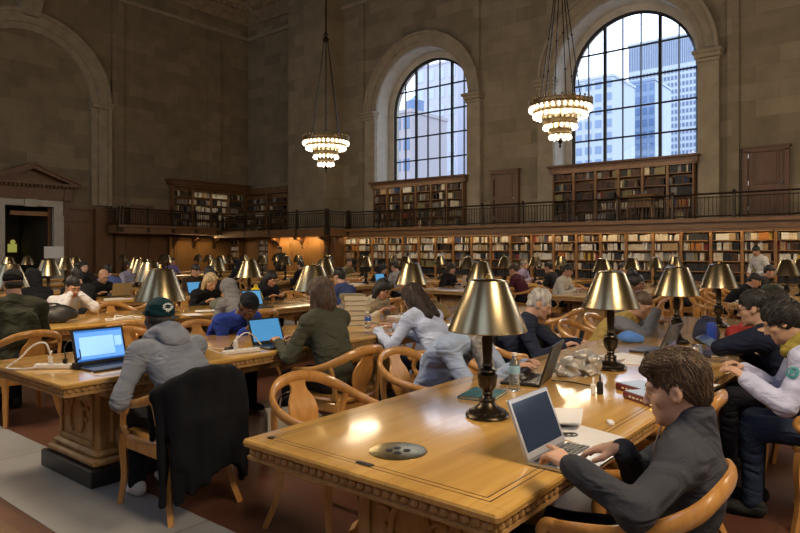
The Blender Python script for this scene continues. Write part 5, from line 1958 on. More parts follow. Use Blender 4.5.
# ------------------------------------------------------------------ chairs: one under each seated reader, the rest empty
SLOT = [2.25, 3.32, 4.39, 5.46, 6.53, 7.60]
n_chair = 0
for (k, side, x, y, f, lab) in SEATED:
    short = ' '.join(lab.split()[:7])
    for w in ('with', 'in', 'and', 'at', 'on', 'over', 'a', 'the', 'of', 'facing', 'by', 'beside', 'behind'):
        while short.split()[-1] == w:
            short = ' '.join(short.split()[:-1])
    ox = .03 if side > 0 else -.03
    if 'grey hoodie and dark green cap' in lab:
        ox = -.14
    chair(x + ox, y, f, 'wooden armchair occupied by the ' + short.replace('the ', ''), jit=False)
def free(x, y):
    return all(abs(x - a) > .6 or abs(y - c) > .66 for a, c in CHAIRS)
def empties(k, side, row, ys, off=.95):
    for i, y in enumerate(ys):
        x = TX[k] + side * off
        if free(x, y):
            sd = 'camera side' if side > 0 else 'doorway side'
            nm = TFS[k] if row == 0 else TBS[k]
            chair(x, y, 90 if side > 0 else -90, 'empty wooden armchair, %s place from aisle, %s of %s' % (ORD[i], sd, nm))
empties(0, -1, 0, [2.52] + SLOT[1:], .93)
chair(-1.08, 3.5, 88, 'empty wooden armchair between the typing man and the pale-hoodie woman')
empties(0, 1, 0, [6.1, 7.2], .75)
for k in range(1, 6):
    empties(k, -1, 0, SLOT if k > 1 else [3.0] + SLOT[2:])
    empties(k, 1, 0, SLOT)
for k in range(0, 5):
    ys = [s_ - 1.66 + 10.55 for s_ in SLOT]
    empties(k, -1, 1, ys)
    empties(k, 1, 1, ys[:4])
# ------------------------------------------------------------------ things on the tables
M_clear = mat('clear_plastic', (.85, .9, .92), .08, trans=.9, spec=.5, var=.02)
M_bluelab = mat('blue_label', (.03, .09, .42), .5)
M_ltblue = mat('pale_blue_label', (.28, .5, .72), .5)
M_teal = mat('teal_cover', (.02, .10, .13), .5, var=.5, vscale=25)
M_maroon = mat('maroon_cover', (.13, .012, .018), .4, var=.1)
M_iceblue = mat('pale_blue_cover', (.45, .56, .72), .3, var=.12)
M_navy = mat('navy_fabric', (.02, .025, .06), .8)
M_redbag = mat('red_fabric', (.36, .03, .025), .7, var=.2)
M_greencloth = mat('dark_green_cover', (.03, .045, .04), .6)
M_kraft = mat('kraft_paper', (.36, .33, .28), .8, var=.1)
SC_blue = screen_mat('screen_blue_page', (.16, .42, .95), 1.15)
SC_blue2 = screen_mat('screen_blue_page', (.10, .38, .72), .8)
SC_dark = screen_mat('screen_dark_blue', (.025, .075, .15), .26)
SC_far = screen_mat('screen_pale_blue', (.12, .42, .75), .8)

def page_bars(lid, w, d):
    """Title bar, toolbar and footer of the page on the grey-hoodie man's screen."""
    b = MB(); b.box((0, -.0046, d - .022), (w - .045, .001, .014)); b.build('title_bar', emit_mat('screen_bar_blue', (.03, .16, .55), .9), lid)
    b = MB(); b.box((0, -.0046, .030), (w - .045, .001, .012)); b.build('task_bar', emit_mat('screen_bar_deep', (.02, .12, .45), .8), lid)
    b = MB(); b.box((-.02, -.0046, d * .5), (w - .13, .001, d * .52)); b.box((w * .36, -.0046, d * .58), (.05, .001, .07)); b.build('page_panel', emit_mat('screen_page', (.30, .58, .95), .95), lid)

laptop((-1.0, 2.275, TZ), 90, 'silver laptop at the table edge under the typing man hands', M_silver, SC_dark, 112, .325, .227)
laptop((-4.25, 2.13, TZ), 92, 'black laptop with bright blue page in front of the grey-hoodie man', M_dgrey, SC_blue, 108, .37, .25, page=page_bars)
laptop((-4.1, 3.45, TZ), 88, 'laptop with blue screen under the olive-jacket woman hands', M_dgrey, SC_blue2, 112, .33, .225)
laptop((-1.84, 3.50, TZ), -76, 'black laptop with its lid back turned to the camera behind a clear bag', M_black, SC_dark, 108, .35, .24)
laptop((-1.62, 5.15, TZ), -92, 'slim laptop seen edge-on past the second lamp', M_dgrey, SC_dark, 112, .33, .23)
laptop((-1.16, 4.62, TZ), 96, 'small dark tablet laptop propped beside the papers of the pale-hoodie woman', M_black, screen_mat('screen_violet_grey', (.16, .16, .26), .5), 118, .25, .17)
laptop((-10.85, 5.55, TZ), -92, 'tan-lidded laptop in front of the bald man', M_dgrey, SC_far, 108, .34, .23, lidcol=mat('tan_lid', (.30, .23, .12), .5))
laptop((-10.1, 3.75, TZ), 90, 'laptop with blue screen before the black-hooded person', M_dgrey, SC_far, 108)
laptop((-7.1, 5.65, TZ), 90, 'laptop with blue screen in the lamp row before the blonde woman', M_dgrey, SC_far, 108)
laptop((-9.95, 6.6, TZ), 90, 'small laptop with blue screen at the fourth table middle', M_dgrey, SC_far, 108)
laptop((-10.0, 11.75, TZ), 90, 'white laptop open at the fourth back-row table', M_white, SC_far, 105)
laptop((-7.95, 12.0, TZ), -90, 'pale laptop open before the long-haired woman in the back row', M_silver, SC_far, 105)
laptop((-10.85, 12.9, TZ), -90, 'dark laptop open before the leaning person in black coat', M_dgrey, SC_far, 105)

# first table
book_flat((-1.83, 2.98, TZ), 12, 'teal patterned notebook lying by the denim sleeve', M_teal, .19, .25, .018, 'notebook')
bottle((-1.76, 3.20, TZ), 'clear water bottle with pale blue label before the black laptop', M_clear, M_white, M_ltblue, .215, .032)
plug((-1.35, 3.42, TZ), 20, 'black charger standing upright on the first table', M_black, (.035, .03, .07))
plug((-1.375, 3.385, TZ), 20, 'white charger beside the black one on the first table', M_white, (.028, .028, .06))
cable([(-1.36, 3.45, TZ + .05), (-1.45, 3.55, TZ + .012), (-1.6, 3.6, TZ + .006), (-1.70, 3.55, TZ + .012)], 'black charging cable running to the black laptop', M_black)
paper((-1.27, 2.74, TZ + .001), 20, 'curled white sheet behind the silver laptop screen', None, .19, .27, 2, .03)
paper((-1.13, 2.62, TZ + .001), 74, 'white sheet with printed picture beside the silver laptop', None, .23, .30, 1, .0)
b = MB()
for i in range(4):
    b.tube([(.030 * math.cos(a) + .022 * (i - 1.5), .022 * math.sin(a), 0) for a in [2 * PI * q / 16 for q in range(16)]], .003, 5, closed=True)
tag(b.build('earphones', M_dgrey, loc=(-1.17, 2.55, TZ + .006), rz=R(40)), 'dark coiled earphones lying on the white printed sheet', 'earphones')
t = empty('eraser', (-1.08, 2.86, TZ), R(30), 'small white eraser beside the white printed sheet', 'eraser')
b = MB(); b.box((0, 0, .008), (.03, .055, .016), bev=.004); b.build('block', M_white, t); b = MB(); b.box((0, -.008, .008), (.031, .03, .0165), bev=.004); b.build('sleeve', M_paper, t)
def law_book(loc, rz, label):
    t = book_flat(loc, rz, label, M_maroon, .18, .26, .04)
    b = MB(); b.box((0, 0, .0406), (.172, .252, .0012)); c = b.build('cover_panel', M_iceblue, t); c['label'] = 'pale blue glossy cover'
    b = MB(); b.lathe([(.0, -.001), (.012, -.001), (.012, .001), (.0, .001)], 16, (-.0975, -.095, .02), M=Matrix.Rotation(R(90), 3, 'Y')); b.build('spine_emblem', M_brass2, t)
    b = MB()
    for i in range(5):
        b.box((-.0965, -.05 + i * .03, .02), (.001, .018, .010))
    b.build('spine_lettering', M_cream, t)
    return t
law_book((-1.17, 3.62, TZ), 60, 'maroon book with pale cover, farther of the two flat ones')
law_book((-1.06, 3.42, TZ), 56, 'maroon book with pale cover, closer to the typing man')
paper((-1.5, 4.62, TZ + .001), 10, 'loose white sheets beside the slim laptop', None, .26, .34, 4)
paper((-1.72, 4.75, TZ + .001), -20, 'white sheet under the second lamp', None, .21, .29, 1)
t = empty('mug', (-1.42, 4.48, TZ), 0, 'black mug with brass-coloured handle near the second lamp', 'mug')
b = MB(); b.lathe([(0, 0), (.032, 0), (.035, .005), (.036, .09), (.032, .09), (.030, .012), (0, .012)], 20); b.build('body', M_black, t, smooth=40)
b = MB(); b.tube([(.034 + .024 * math.sin(a), 0, .048 + .028 * math.cos(a)) for a in [PI * i / 8 for i in range(9)]], .005, 6); b.build('handle', M_bronze, t)
paper((-1.22, 4.30, TZ + .001), 62, 'white papers held by the pale-hoodie woman', None, .22, .30, 3, .01)
paper((-1.05, 4.02, TZ + .001), 80, 'loose sheet near the edge by the pale-hoodie woman hands', None, .21, .28, 1)
# glass tumbler bottle, blue bottle, bag items
t = empty('drinking_bottle', (-1.10, 4.42, TZ), 0, 'clear plastic drinking bottle with pale liquid by the pale-hoodie woman', 'bottle')
b = MB(); b.lathe([(0, 0), (.034, 0), (.036, .006), (.036, .15), (.030, .165), (.030, .17)], 20); b.build('body', M_clear, t, smooth=40)
b = MB(); b.lathe([(0, .004), (.032, .004), (.033, .055), (0, .055)], 20); b.build('liquid', mat('pale_green_tea', (.55, .58, .25), .2, trans=.5), t, smooth=40)
b = MB(); b.lathe([(.031, .168), (.032, .185), (0, .186)], 20); b.build('lid', M_clear, t, smooth=40)
t = empty('drinking_bottle', (-1.32, 5.75, TZ), 0, 'cobalt blue drinking bottle standing by the red bag', 'bottle')
b = MB(); b.lathe([(0, 0), (.038, 0), (.04, .006), (.04, .19), (.034, .205)], 20); b.build('body', mat('cobalt_plastic', (.015, .05, .33), .35), t, smooth=40)
b = MB(); b.lathe([(.036, .2), (.037, .235), (.028, .24), (0, .24)], 20); b.build('lid', M_navy, t, smooth=40)
def soft_bag(loc, rz, label, m, sx, sy, sz, seed=1, name='bag', handles=True, cat='bag'):
    pr_ = [ell((0, 0, sz * .5), (sx / 2, sy / 2, sz * .55), k=.04), ell((sx * .12, 0, sz * .3), (sx * .42, sy * .52, sz * .35), k=.04), ell((-sx * .15, 0, sz * .3), (sx * .38, sy * .5, sz * .35), k=.04)]
    o = blob(name, pr_, .012, m, noise=wrinkle(.012, 30, seed), cut=[((0, 0, .002), (0, 0, -1))])
    o.location = loc; o.rotation_euler = (0, 0, R(rz))
    if handles:
        b = MB(); b.tube(spline([(-sx * .2, 0, sz * .9), (-sx * .12, .01, sz * 1.12), (sx * .12, .01, sz * 1.12), (sx * .2, 0, sz * .9)], 5), .010, 6); b.build('strap', m, o, smooth=60)
    return tag(o, label, cat)
soft_bag((-1.12, 6.15, TZ), 20, 'red and black bag lying past the blue bottle', M_redbag, .34, .22, .15, 3)
soft_bag((-1.42, 6.0, TZ), 10, 'dark navy pouch leaning beside the blue bottle', M_navy, .2, .16, .19, 5, 'pouch')
paper((-1.42, 5.35, TZ + .001), 65, 'stack of white and pink-edged papers by the blue bottle', None, .2, .34, 12)
book_flat((-1.25, 5.2, TZ), 70, 'dark blue book under the pencil case', M_navy, .17, .24, .025)
laptop((-1.07, 5.45, TZ), 92, 'grey laptop tilted wide open before the bespectacled reader', M_dgrey, SC_dark, 150, .3, .2)
cable([(-1.5, 5.3, TZ + .006), (-1.62, 5.2, TZ + .006), (-1.58, 5.0, TZ + .02), (-1.35, 4.85, TZ + .006), (-1.2, 4.75, TZ + .006)], 'black cable looping beside the tablet laptop', M_black)
pr_ = [ell((0, 0, .06), (.12, .10, .07), k=.03), ell((.10, .03, .05), (.08, .07, .055), k=.03), ell((-.10, -.02, .05), (.08, .07, .05), k=.03), cone((.05, .02, .1), (.12, .05, .15), .03, .012, k=.02)]
o = blob('plastic_bag', pr_, .007, mat('crumpled_clear_film', (.75, .74, .70), .16, var=.2, trans=.7, bump=.7, bscale=22), noise=wrinkle(.016, 60, 9), cut=[((0, 0, .002), (0, 0, -1))])
o.location = (-1.68, 3.86, TZ); o.rotation_euler = (0, 0, R(40)); tag(o, 'crumpled clear plastic bag behind the black laptop', 'bag')
o = blob('jacket', [ell((0, 0, .04), (.10, .07, .06), k=.03), ell((.08, .03, .03), (.07, .06, .045), k=.03)], .012, mat('bright_blue_cloth', (.08, .22, .62), .8), noise=wrinkle(.012, 30, 2), cut=[((0, 0, .002), (0, 0, -1))])
o.location = (-1.95, 5.55, TZ); tag(o, 'crumpled bright blue cloth on the first table by the yellow vest', 'cloth')
# second table
def PS(t, off=0., z=0.):
    """Point along the corner power strip of the second table."""
    return (-4.5 + .777 * t + .629 * off, 1.86 + .629 * t - .777 * off, TZ + z)
power_strip(PS(0), 39, 'white power strip on the corner of the second table', 4)
plug(PS(-.025, 0, .034), 39, 'white plug standing in the corner power strip', M_white)
plug(PS(.075, 0, .034), 39, 'black plug standing in the corner power strip', M_black, (.028, .028, .035))
plug(PS(.17, .03), 20, 'black adapter block beside the blue-page laptop', M_black, (.05, .05, .045))
cable([PS(-.025, 0, .10), PS(-.06, 0, .17), PS(-.14, .0, .155), PS(-.22, .02, .07), PS(-.30, .03, .012), PS(-.24, .06, .008), PS(-.15, .05, .008), PS(-.10, .02, .015)], 'white cable arching over the corner of the second table', M_white, .007)
cable([PS(.075, 0, .08), PS(.055, -.03, .14), PS(.09, -.05, .18), PS(.15, -.03, .13), PS(.18, .0, .07), PS(.175, .03, .06)], 'thin black cable from the plug to the adapter block', M_black)
cable([(-4.12, 1.93, TZ + .01), (-4.0, 1.92, TZ + .006), (-3.98, 2.05, TZ + .006), (-4.06, 2.1, TZ + .006)], 'pale thin cable curling before the blue-page laptop', M_white, .003)
power_strip((-4.05, 3.05, TZ), 80, 'white power strip beside the olive-jacket woman laptop', 5)
plug((-4.05, 3.0, TZ + .033), 0, 'tall white plug in the strip by the olive-jacket woman', M_white, (.03, .03, .075))
plug((-4.18, 3.05, TZ), 0, 'dark adapter block behind the strip by the blue-jacket man', M_black, (.06, .09, .035))
cable([(-4.05, 3.0, TZ + .11), (-4.07, 3.1, TZ + .15), (-4.1, 3.2, TZ + .12), (-4.12, 3.30, TZ + .03)], 'white cable arching to the olive-jacket woman laptop', M_white, .005)
cable([(-4.1, 2.92, TZ + .006), (-4.2, 2.86, TZ + .04), (-4.28, 2.95, TZ + .03), (-4.2, 3.03, TZ + .02)], 'thin white cable loop by the dark adapter block', M_white, .004)
zz = TZ
for i, (c_, h_) in enumerate((('olive', .055), ('grey', .05), ('tan', .052), ('grey', .055), ('tan', .05), ('olive', .06))):
    book_flat((-4.72 + random.uniform(-.01, .01), 5.02 + random.uniform(-.012, .012), zz), 52 + random.uniform(-4, 4), '%s %s book in the stack behind the olive-jacket woman' % (['bottom', 'second lowest', 'third lowest', 'third highest', 'second highest', 'topmost'][i], {'olive': 'green-grey', 'grey': 'grey', 'tan': 'tan'}[c_]), mat('stack_' + c_, [x * .8 for x in BOOKC[c_]], .6), .24, .32, h_)
    zz += h_
bottle((-4.35, 4.85, TZ), 'short bottle with bold blue label beyond the book stack', M_clear, M_white, M_bluelab, .17, .035)
bottle((-4.75, 4.55, TZ), 'slim clear bottle standing behind the olive-jacket woman', M_clear, M_white, None, .23, .03)
paper((-4.3, 5.1, TZ + .001), 30, 'loose white sheet past the blue-label bottle', None, .14, .2, 2)
paper((-4.8, 5.95, TZ + .001), 80, 'white notebook page before the woman in cream', None, .22, .3, 4)
soft_bag((-4.35, 5.95, TZ), 30, 'large tan shoulder bag lying on the second table', mat('tan_leather', (.22, .155, .06), .55, var=.2), .42, .26, .19, 4, 'shoulder_bag')
soft_bag((-7.75, 6.1, TZ), 0, 'bright yellow lunch bag standing on the third table', mat('bright_yellow_fabric', (.75, .58, .03), .6), .2, .16, .24, 6, 'lunch_bag')
# third table
soft_bag((-7.42, 3.05, TZ), 70, 'black soft bag lying before the white-hooded person', mat('black_nylon', (.012, .012, .015), .5), .46, .28, .18, 8)
cable([(-7.0, 3.55, TZ + .006), (-7.12, 3.62, TZ + .05), (-7.05, 3.78, TZ + .012), (-6.95, 3.7, TZ + .05), (-7.0, 3.5, TZ + .012), (-7.12, 3.5, TZ + .02), (-7.05, 3.66, TZ + .012)], 'tangled white cable on the third table', M_white, .008)
power_strip((-7.05, 3.72, TZ), 80, 'white power strip under the tangled cable', 5)
book_flat((-6.98, 4.15, TZ), 80, 'thin black folder lying flat on the third table', M_black, .24, .34, .014, 'folder')
paper((-6.95, 4.5, TZ + .001), 76, 'white sheets on the third table past the black folder', None, .2, .28, 3)
paper((-7.15, 4.85, TZ + .001), 60, 'open white booklet on the third table', None, .3, .22, 4, .01)
soft_bag((-7.2, 5.1, TZ), 30, 'grey-green cloth bundle at the third table', mat('grey_green_cloth', (.10, .11, .08), .8), .3, .22, .16, 12, 'cloth_bundle', False)
paper((-10.1, 5.3, TZ + .001), 60, 'small white papers by the tan-lidded laptop', None, .2, .24, 3)
power_strip((-10.0, 5.05, TZ), 75, 'white power strip on the fourth table', 5)
# back row odds and ends
for k, (x, y, l) in enumerate(((-2.0, 11.2, 'white papers at the near end of the first back-row table'), (-4.3, 11.5, 'white papers before the white-sweater man'), (-7.2, 11.6, 'white papers on the third back-row table'), (-10.3, 11.1, 'white papers on the fourth back-row table'), (-4.6, 13.1, 'white papers midway on the second back-row table'), (-1.4, 13.2, 'white papers midway on the first back-row table'))):
    paper((x, y, TZ + .001), 70 + 8 * k, l, None, .24, .34, 10)
for k, (x, y, l) in enumerate(((-1.9, 12.6, 'bundle of coats'), (-1.3, 14.1, 'dark bundle'), (-4.2, 14.3, 'bundle'))):
    soft_bag((x, y, TZ), 40 * k, ['dark green bag before the hunched man in black', 'grey backpack on the first back-row table', 'black backpack on the second back-row table'][k], mat('bag_cloth', [(.05, .07, .05), (.16, .16, .17), (.02, .02, .022)][k], .7), .4, .25, .22, k + 20)

# ------------------------------------------------------------------ floor things, coats on chairs
t = empty('paper_bag', (-3.68, 3.22, 0), R(62), 'grey-beige paper carrier bag standing on the floor by the olive-jacket woman', 'bag')
b = MB()
w_, d_, h_ = .36, .15, .36
pts = [(-w_ / 2, -d_ / 2, 0), (w_ / 2, -d_ / 2, 0), (w_ / 2, d_ / 2, 0), (-w_ / 2, d_ / 2, 0), (-w_ / 2, -d_ / 2 + .02, h_), (w_ / 2, -d_ / 2 + .02, h_), (w_ / 2 - .02, 0, h_ * .9), (w_ / 2, d_ / 2 - .02, h_), (-w_ / 2, d_ / 2 - .02, h_), (-w_ / 2 + .02, 0, h_ * .9), (w_ / 2 - .01, 0, 0), (-w_ / 2 + .01, 0, 0)]
b.add(pts, [(0, 1, 5, 4), (3, 8, 7, 2), (1, 10, 6, 5), (10, 2, 7, 6), (0, 4, 9, 11), (11, 9, 8, 3), (0, 11, 10, 1), (11, 3, 2, 10)])
b.build('body', M_kraft, t)
for sy in (-1, 1):
    b = MB(); b.tube(spline([(-.08, sy * .05, h_ - .04), (-.07, sy * .05, h_ + .07), (0, sy * .05, h_ + .11), (.07, sy * .05, h_ + .07), (.08, sy * .05, h_ - .04)], 5), .005, 6); b.build('handle', M_bronze, t)
b = MB(); b.ball((.02, -d_ / 2 + .012, .17), (.10, .004, .07), 16, 10); b.build('printed_motif', M_dgrey, t)

def draped(x, y, face, m, label, w=.28, drop=.6, top=.87, seed=0, name='jacket'):
    """A coat hung over the bow of a chair, in the chair's frame: back leaf, fold over the bow, short front leaf."""
    bx = [0, .14, .235, .285, .30]
    by = [-.328, -.305, -.245, -.14, -.05]
    bz = [.808, .792, .745, .695, .675]
    pr_, prev = [], None
    n = int(w / .03)
    for i in range(-n, n + 1):
        u = i / n
        xx = u * w
        yb = float(np.interp(abs(xx), bx, by))
        zt = float(np.interp(abs(xx), bx, bz)) + .02
        wave = .016 * math.sin(3.1 * i + seed)
        b0 = np.array([xx, yb - .03, zt])
        b1 = np.array([xx * .98, yb - .065 + wave * .4, zt - .22])
        b2 = np.array([xx * 1.0 + .01 * math.sin(2 * u + seed), yb - .10 + wave, zt - drop * (1 - .10 * math.sin(3 * u + seed))])
        f1 = np.array([xx * .96, yb + .06, zt - .05])
        f2 = np.array([xx * .92, yb + .075, zt - .28])
        pr_ += [cone(b0, b1, .045, .032, k=.035), cone(b1, b2, .032, .024, k=.035), cone(b0, f1, .042, .03, k=.03), cone(f1, f2, .028, .022, k=.03)]
    # an empty sleeve hanging down the back
    pr_ += [cone((w * .75, -.33, .74), (w * .82, -.37, .74 - drop * .72), .055, .04, k=.03), cone((-w * .75, -.33, .74), (-w * .80, -.36, .74 - drop * .66), .055, .04, k=.03)]
    o = blob(name, pr_, .0105, m, noise=lambda X, Y, Z: .004 * np.sin(Z * 20 + X * 14 + seed) + .003 * np.sin(X * 50 + 3 * np.sin(Z * 6)))
    o.location = (x, y, 0); o.rotation_euler = (0, 0, R(face))
    return tag(o, label, 'jacket')
M_coat = mat('black_wool', (.008, .009, .012), .9, bump=.2, bscale=120, spec=.12)
draped(RX(1) + .0, 2.2, 90, M_coat, 'black coat hung over the chair back of the grey-hoodie man', .26, .56, .90, 1, 'coat')
draped(RX(1) + .25, 4.76, 86, mat('black_down_cloth', (.012, .012, .016), .5), 'black padded jacket on the chair of the pale-blue-shirt woman', .27, .5, .87, 2)
draped(LX(0) - .37, 5.15, -66, M_coat, 'long black coat over the chair of the grey-haired person', .31, .62, .88, 3, 'coat')
draped(TX[0] - .93, 5.46 if free(0, 0) else 5.46, -90, mat('black_fleece', (.012, .013, .016), .8), 'black jacket with pale lettering strip over an empty bow-back chair', .24, .4, .85, 4)
draped(LX(2) - .03, 3.55, -86, mat('dark_denim', (.02, .025, .045), .8), 'dark jacket over the chair of the white-hooded person', .26, .4, .85, 5)
# white placard near the doorway
t = empty('notice_stand', (-23.6, 9.75, 0), R(60), 'small blank white notice on a thin stand before the doorway surround', 'sign')
b = MB(); b.box((0, 0, 1.5), (.62, .02, .42), bev=.006); b.build('board', M_white, t)
b = MB(); b.tube([(0, .02, .02), (0, .02, 1.5)], .015, 8); b.lathe([(0, 0), (.16, 0), (.16, .02), (0, .025)], 20); b.build('stand', M_bronze, t)
# hanging lamps ------------------------------------------------------------
M_bulb = emit_mat('warm_bulb', (1., .86, .62), 7.)
M_bulbrim = emit_mat('frosted_bulb', (1., .72, .38), 3.)
M_gilt = mat('gilt_bronze', (.34, .25, .13), .4, .8, var=.3, vscale=30, bump=.2, bscale=30)
def chandelier_proto():
    t = empty('chandelier')
    def ring(rad, z, n, name, hb, deco=True):
        b = MB()
        b.lathe([(rad - .03, z), (rad + .03, z), (rad + .045, z + .03), (rad + .03, z + .05), (rad + .035, z + .11), (rad + .05, z + .13), (rad + .0, z + .14), (rad - .03, z + .11), (rad - .03, z)], 48)
        for i in range(n):
            a = 2 * PI * (i + .5) / n
            b.ball((rad * 1.045 * math.cos(a), rad * 1.045 * math.sin(a), z + .165), .028, 8, 6)
            b.box((rad * 1.05 * math.cos(a), rad * 1.05 * math.sin(a), z + .08), (.03, .05, .07), rz=a)
        b.build(name, M_gilt, t, smooth=40)
        for i in range(n):
            a = 2 * PI * i / n
            b = MB()
            b.lathe([(.0, -.105), (.022, -.098), (.036, -.075), (.040, -.055), (.032, -.028), (.018, -.008), (.015, .0)], 10, (rad * math.cos(a), rad * math.sin(a), z))
            b.build('bulb', M_bulb, t, smooth=60)
    ring(.72, .78, 32, 'upper_ring', 1)
    ring(.62, .62, 26, 'second_ring', 1)
    ring(.38, .34, 18, 'third_ring', 1)
    ring(.24, .10, 12, 'lower_ring', 1)
    b = MB()
    b.lathe([(0, -.22), (.02, -.2), (.03, -.16), (.018, -.12), (.05, -.08), (.06, -.04), (.03, 0), (.03, .9)], 16)
    for rad, z in ((.72, .82), (.62, .66), (.38, .38), (.24, .14)):
        for i in range(6):
            a = PI * i / 3
            b.tube([(0, 0, z + .02), (rad * math.cos(a), rad * math.sin(a), z)], .014, 6)
    b.build('central_stem', M_bronze, t, smooth=40)
    for i in range(6):
        a = PI * i / 3 + .2
        b = MB()
        b.tube([(.5 * math.cos(a), .5 * math.sin(a), .9), (.06 * math.cos(a), .06 * math.sin(a), 4.1)], .013, 6)
        for z in (1.6, 2.5):
            u = (z - .9) / 3.2
            rr = .5 - .44 * u
            b.ball((rr * math.cos(a), rr * math.sin(a), z), .03, 8, 6)
        b.build('suspension_rod', M_bronze, t)
    b = MB(); b.lathe([(0, 4.0), (.09, 4.02), (.11, 4.1), (.06, 4.18), (.09, 4.25), (.04, 4.3), (.025, 4.4), (.02, HC - 4.27)], 16); b.build('chain', M_bronze, t, smooth=50)
    return t
ch = chandelier_proto()
u = [False]
CH = [(-6.72, 14.5), (-14.83, 14.5)]
place(ch, u, (-6.72, 14.5, 4.27), 0, 'lit tiered chandelier hanging before the larger arched window', 'tiered chandeliers', 'chandelier')
place(ch, u, (-14.83, 14.5, 4.30), .1, 'lit tiered chandelier hanging before the stone pier, smaller in view', 'tiered chandeliers', 'chandelier')

# ------------------------------------------------------------------ outside the windows
def tower(loc, size, label, wall, glass, floors, cols, louver=0, part=90):
    t = empty('office_building', (loc[0], loc[1], 0), 0, label, 'building')
    w, d, h = size
    b = MB(); b.box((0, 0, h / 2 + loc[2]), (w, d, h)); b.build('facade', wall, t)
    b = MB(); b.box((0, 0, h + loc[2] + .3), (w + .5, d + .5, .8)); b.build('parapet', wall, t)
    fh = (h - louver) / floors
    for i in range(floors):
        b = MB()
        z = loc[2] + fh * (i + .5)
        for j in range(cols):
            b.box((-w / 2 + w * (j + .5) / cols, -d / 2 - .05, z), (w / cols * .62, .2, fh * .58))
        b.build('window_band', glass, t)
    if louver:
        b = MB()
        for j in range(cols * 2):
            b.box((-w / 2 + w * (j + .5) / (cols * 2), -d / 2 - .05, loc[2] + h - louver / 2), (w / cols * .25, .2, louver * .8))
        b.build('louvre_band', glass, t)
    return t
M_of_w = mat('pale_office_stone', (.38, .42, .48), .7)
M_of_g = mat('office_window_glass', (.10, .14, .23), .3)
M_of_p = mat('pinkish_stone', (.32, .285, .295), .7)
M_of_b = mat('blue_curtain_wall', (.165, .23, .35), .3)
M_of_l = mat('mid_blue_glass', (.09, .15, .28), .25)
tower((-83, 300, -8), (33, 30, 101), 'tall pale office tower with gridded windows beyond the larger window', M_of_w, M_of_g, 30, 22, 13)
tower((-75, 190, -5), (15, 18, 57), 'pale banded building beyond the larger window', M_of_w, M_of_b, 15, 5)
tower((-73.4, 225, -5), (13.5, 18, 63), 'blue glass building beyond the larger window in front of the tower', M_of_b, M_of_l, 16, 6)
tower((-93.5, 120, -5), (10.5, 14, 38), 'pinkish stone house with blue windows beyond the smaller window', M_of_p, M_of_l, 8, 4)
tower((-131, 190, -5), (18, 16, 72), 'large pale block beyond the smaller window', mat('pale_rose_stone', (.38, .37, .43), .7), M_of_w, 11, 4)
tower((-152, 170, -5), (20, 16, 34), 'low blue-white block at the corner of the smaller window', M_of_w, M_of_l, 7, 5)
t = empty('water_tank', (-93.3, 121, 33.75), 0, 'blue rooftop water tank on the pinkish house beyond the smaller window', 'water tank')
b = MB(); b.lathe([(0, 1.), (2.2, 1.), (2.2, 3.4), (2.3, 3.5), (0, 5.2)], 24); b.build('drum', M_of_l, t, smooth=30)
for i in range(4):
    b = MB(); b.box((1.5 * math.cos(PI / 4 + PI * i / 2), 1.5 * math.sin(PI / 4 + PI * i / 2), .55), (.25, .25, 1.1)); b.build('leg', M_steel, t)
b = MB(); b.box((0, 300, -6), (900, 560, .2))
struct(b.build('ground_street', mat('grey_street', (.25, .26, .28), .9)))

# ------------------------------------------------------------------ light
W = bpy.data.worlds.new('overcast_sky')
S.world = W
W.use_nodes = True
nt = W.node_tree
bg = nt.nodes['Background']
tc = nd(nt, 'ShaderNodeTexCoord')
sp = nd(nt, 'ShaderNodeSeparateXYZ')
nt.links.new(tc.outputs['Generated'], sp.inputs[0])
cr = nd(nt, 'ShaderNodeValToRGB')
cr.color_ramp.elements[0].position = 0.
cr.color_ramp.elements[0].color = (.80, .86, 1., 1)
cr.color_ramp.elements[1].position = .6
cr.color_ramp.elements[1].color = (.62, .76, 1., 1)
nt.links.new(sp.outputs['Z'], cr.inputs['Fac'])
nt.links.new(cr.outputs['Color'], bg.inputs['Color'])
bg.inputs['Strength'].default_value = SKY

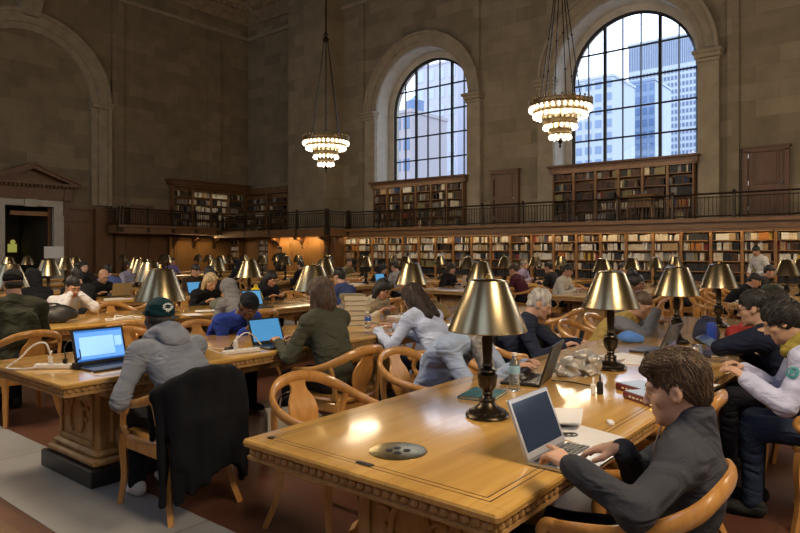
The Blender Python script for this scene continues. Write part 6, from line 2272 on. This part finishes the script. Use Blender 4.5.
def light(kind, name, loc, energy, col, rot=(0, 0, 0), **kw):
    l = bpy.data.lights.new(name, kind)
    l.energy = energy
    l.color = col
    for k, v in kw.items():
        setattr(l, k, v)
    o = bpy.data.objects.new(name, l)
    o.location = loc
    o.rotation_euler = rot
    COL.objects.link(o)
    return o
for c in WIN:
    for y, s_ in ((YB + .75, 1), (YF - .75, -1)):
        p_ = light('AREA', 'window_portal', (c, y, 6.8), 1, (1, 1, 1), (R(-90) if s_ > 0 else R(90), 0, 0), shape='RECTANGLE', size=4.2, size_y=5.2)
        p_.data.cycles.is_portal = True
WARM = (1., .78, .52)
for (x, y) in CH + [(1.4, 14.5), (-6.72, 2.1), (-14.83, 2.1), (1.4, 2.1), (9.4, 2.1), (9.4, 14.5)]:
    light('POINT', 'chandelier_glow', (x, y, 4.8), PCH * .42, WARM, shadow_soft_size=.8)
    light('SPOT', 'chandelier_light', (x, y, 4.75), PCH, WARM, shadow_soft_size=.8, spot_size=R(178), spot_blend=.75)
# strip lamps under the gallery and along the gallery bookcases
for i in range(5):
    x = -16.9 + 4. * i
    light('AREA', 'shelf_strip_light', (x, 19.40, 2.12), PSH, (1., .76, .46), (R(14), 0, 0), shape='RECTANGLE', size=3.9, size_y=.05)
for x, w in ((-15.15, 4.1), (-7.18, 4.1)):
    light('AREA', 'gallery_strip_light', (x, 19.40, 4.16), PSH * .35, (1., .80, .52), (R(25), 0, 0), shape='RECTANGLE', size=w, size_y=.04)
for x in (-21.75, -20.75, -19.8):
    light('AREA', 'panel_strip_light', (x, 18.42, 2.11), PSH * .9, (1., .66, .30), (R(25), 0, 0), shape='RECTANGLE', size=.9, size_y=.05)
light('AREA', 'panel_strip_light', (XL + .75, 16.9, 2.2), PSH * 1.5, (1., .66, .30), (0, R(-28), 0), shape='RECTANGLE', size=.05, size_y=2.4)
light('AREA', 'gallery_strip_light', (XL + .75, 17.5, 4.4), PSH * .6, (1., .80, .50), (0, R(-25), 0), shape='RECTANGLE', size=.05, size_y=2.0)

# ------------------------------------------------------------------ camera
cam = bpy.data.cameras.new('camera')
cam.sensor_width = 36
cam.lens = 636 / 800 * 36
cam.shift_y = -(266.5 - 251) / 800
cam.clip_start = .05
cam.clip_end = 2000
co = bpy.data.objects.new('camera', cam)
co.location = (0, 0, 1.55)
co.rotation_euler = (R(90), 0, R(39))
COL.objects.link(co)
S.camera = co
S.view_settings.view_transform = 'Standard'
S.view_settings.look = 'None'
S.view_settings.gamma = 1
S.view_settings.exposure = EXPO
S.view_settings.use_curve_mapping = False
try:
    S.cycles.use_denoising = True
    S.cycles.denoiser = 'OPENIMAGEDENOISE'
    S.cycles.max_bounces = 8
    S.cycles.diffuse_bounces = 4
    S.cycles.glossy_bounces = 4
    S.cycles.transparent_max_bounces = 12
    S.cycles.sample_clamp_indirect = 6
    S.cycles.caustics_reflective = False
    S.cycles.caustics_refractive = False
except Exception:
    pass
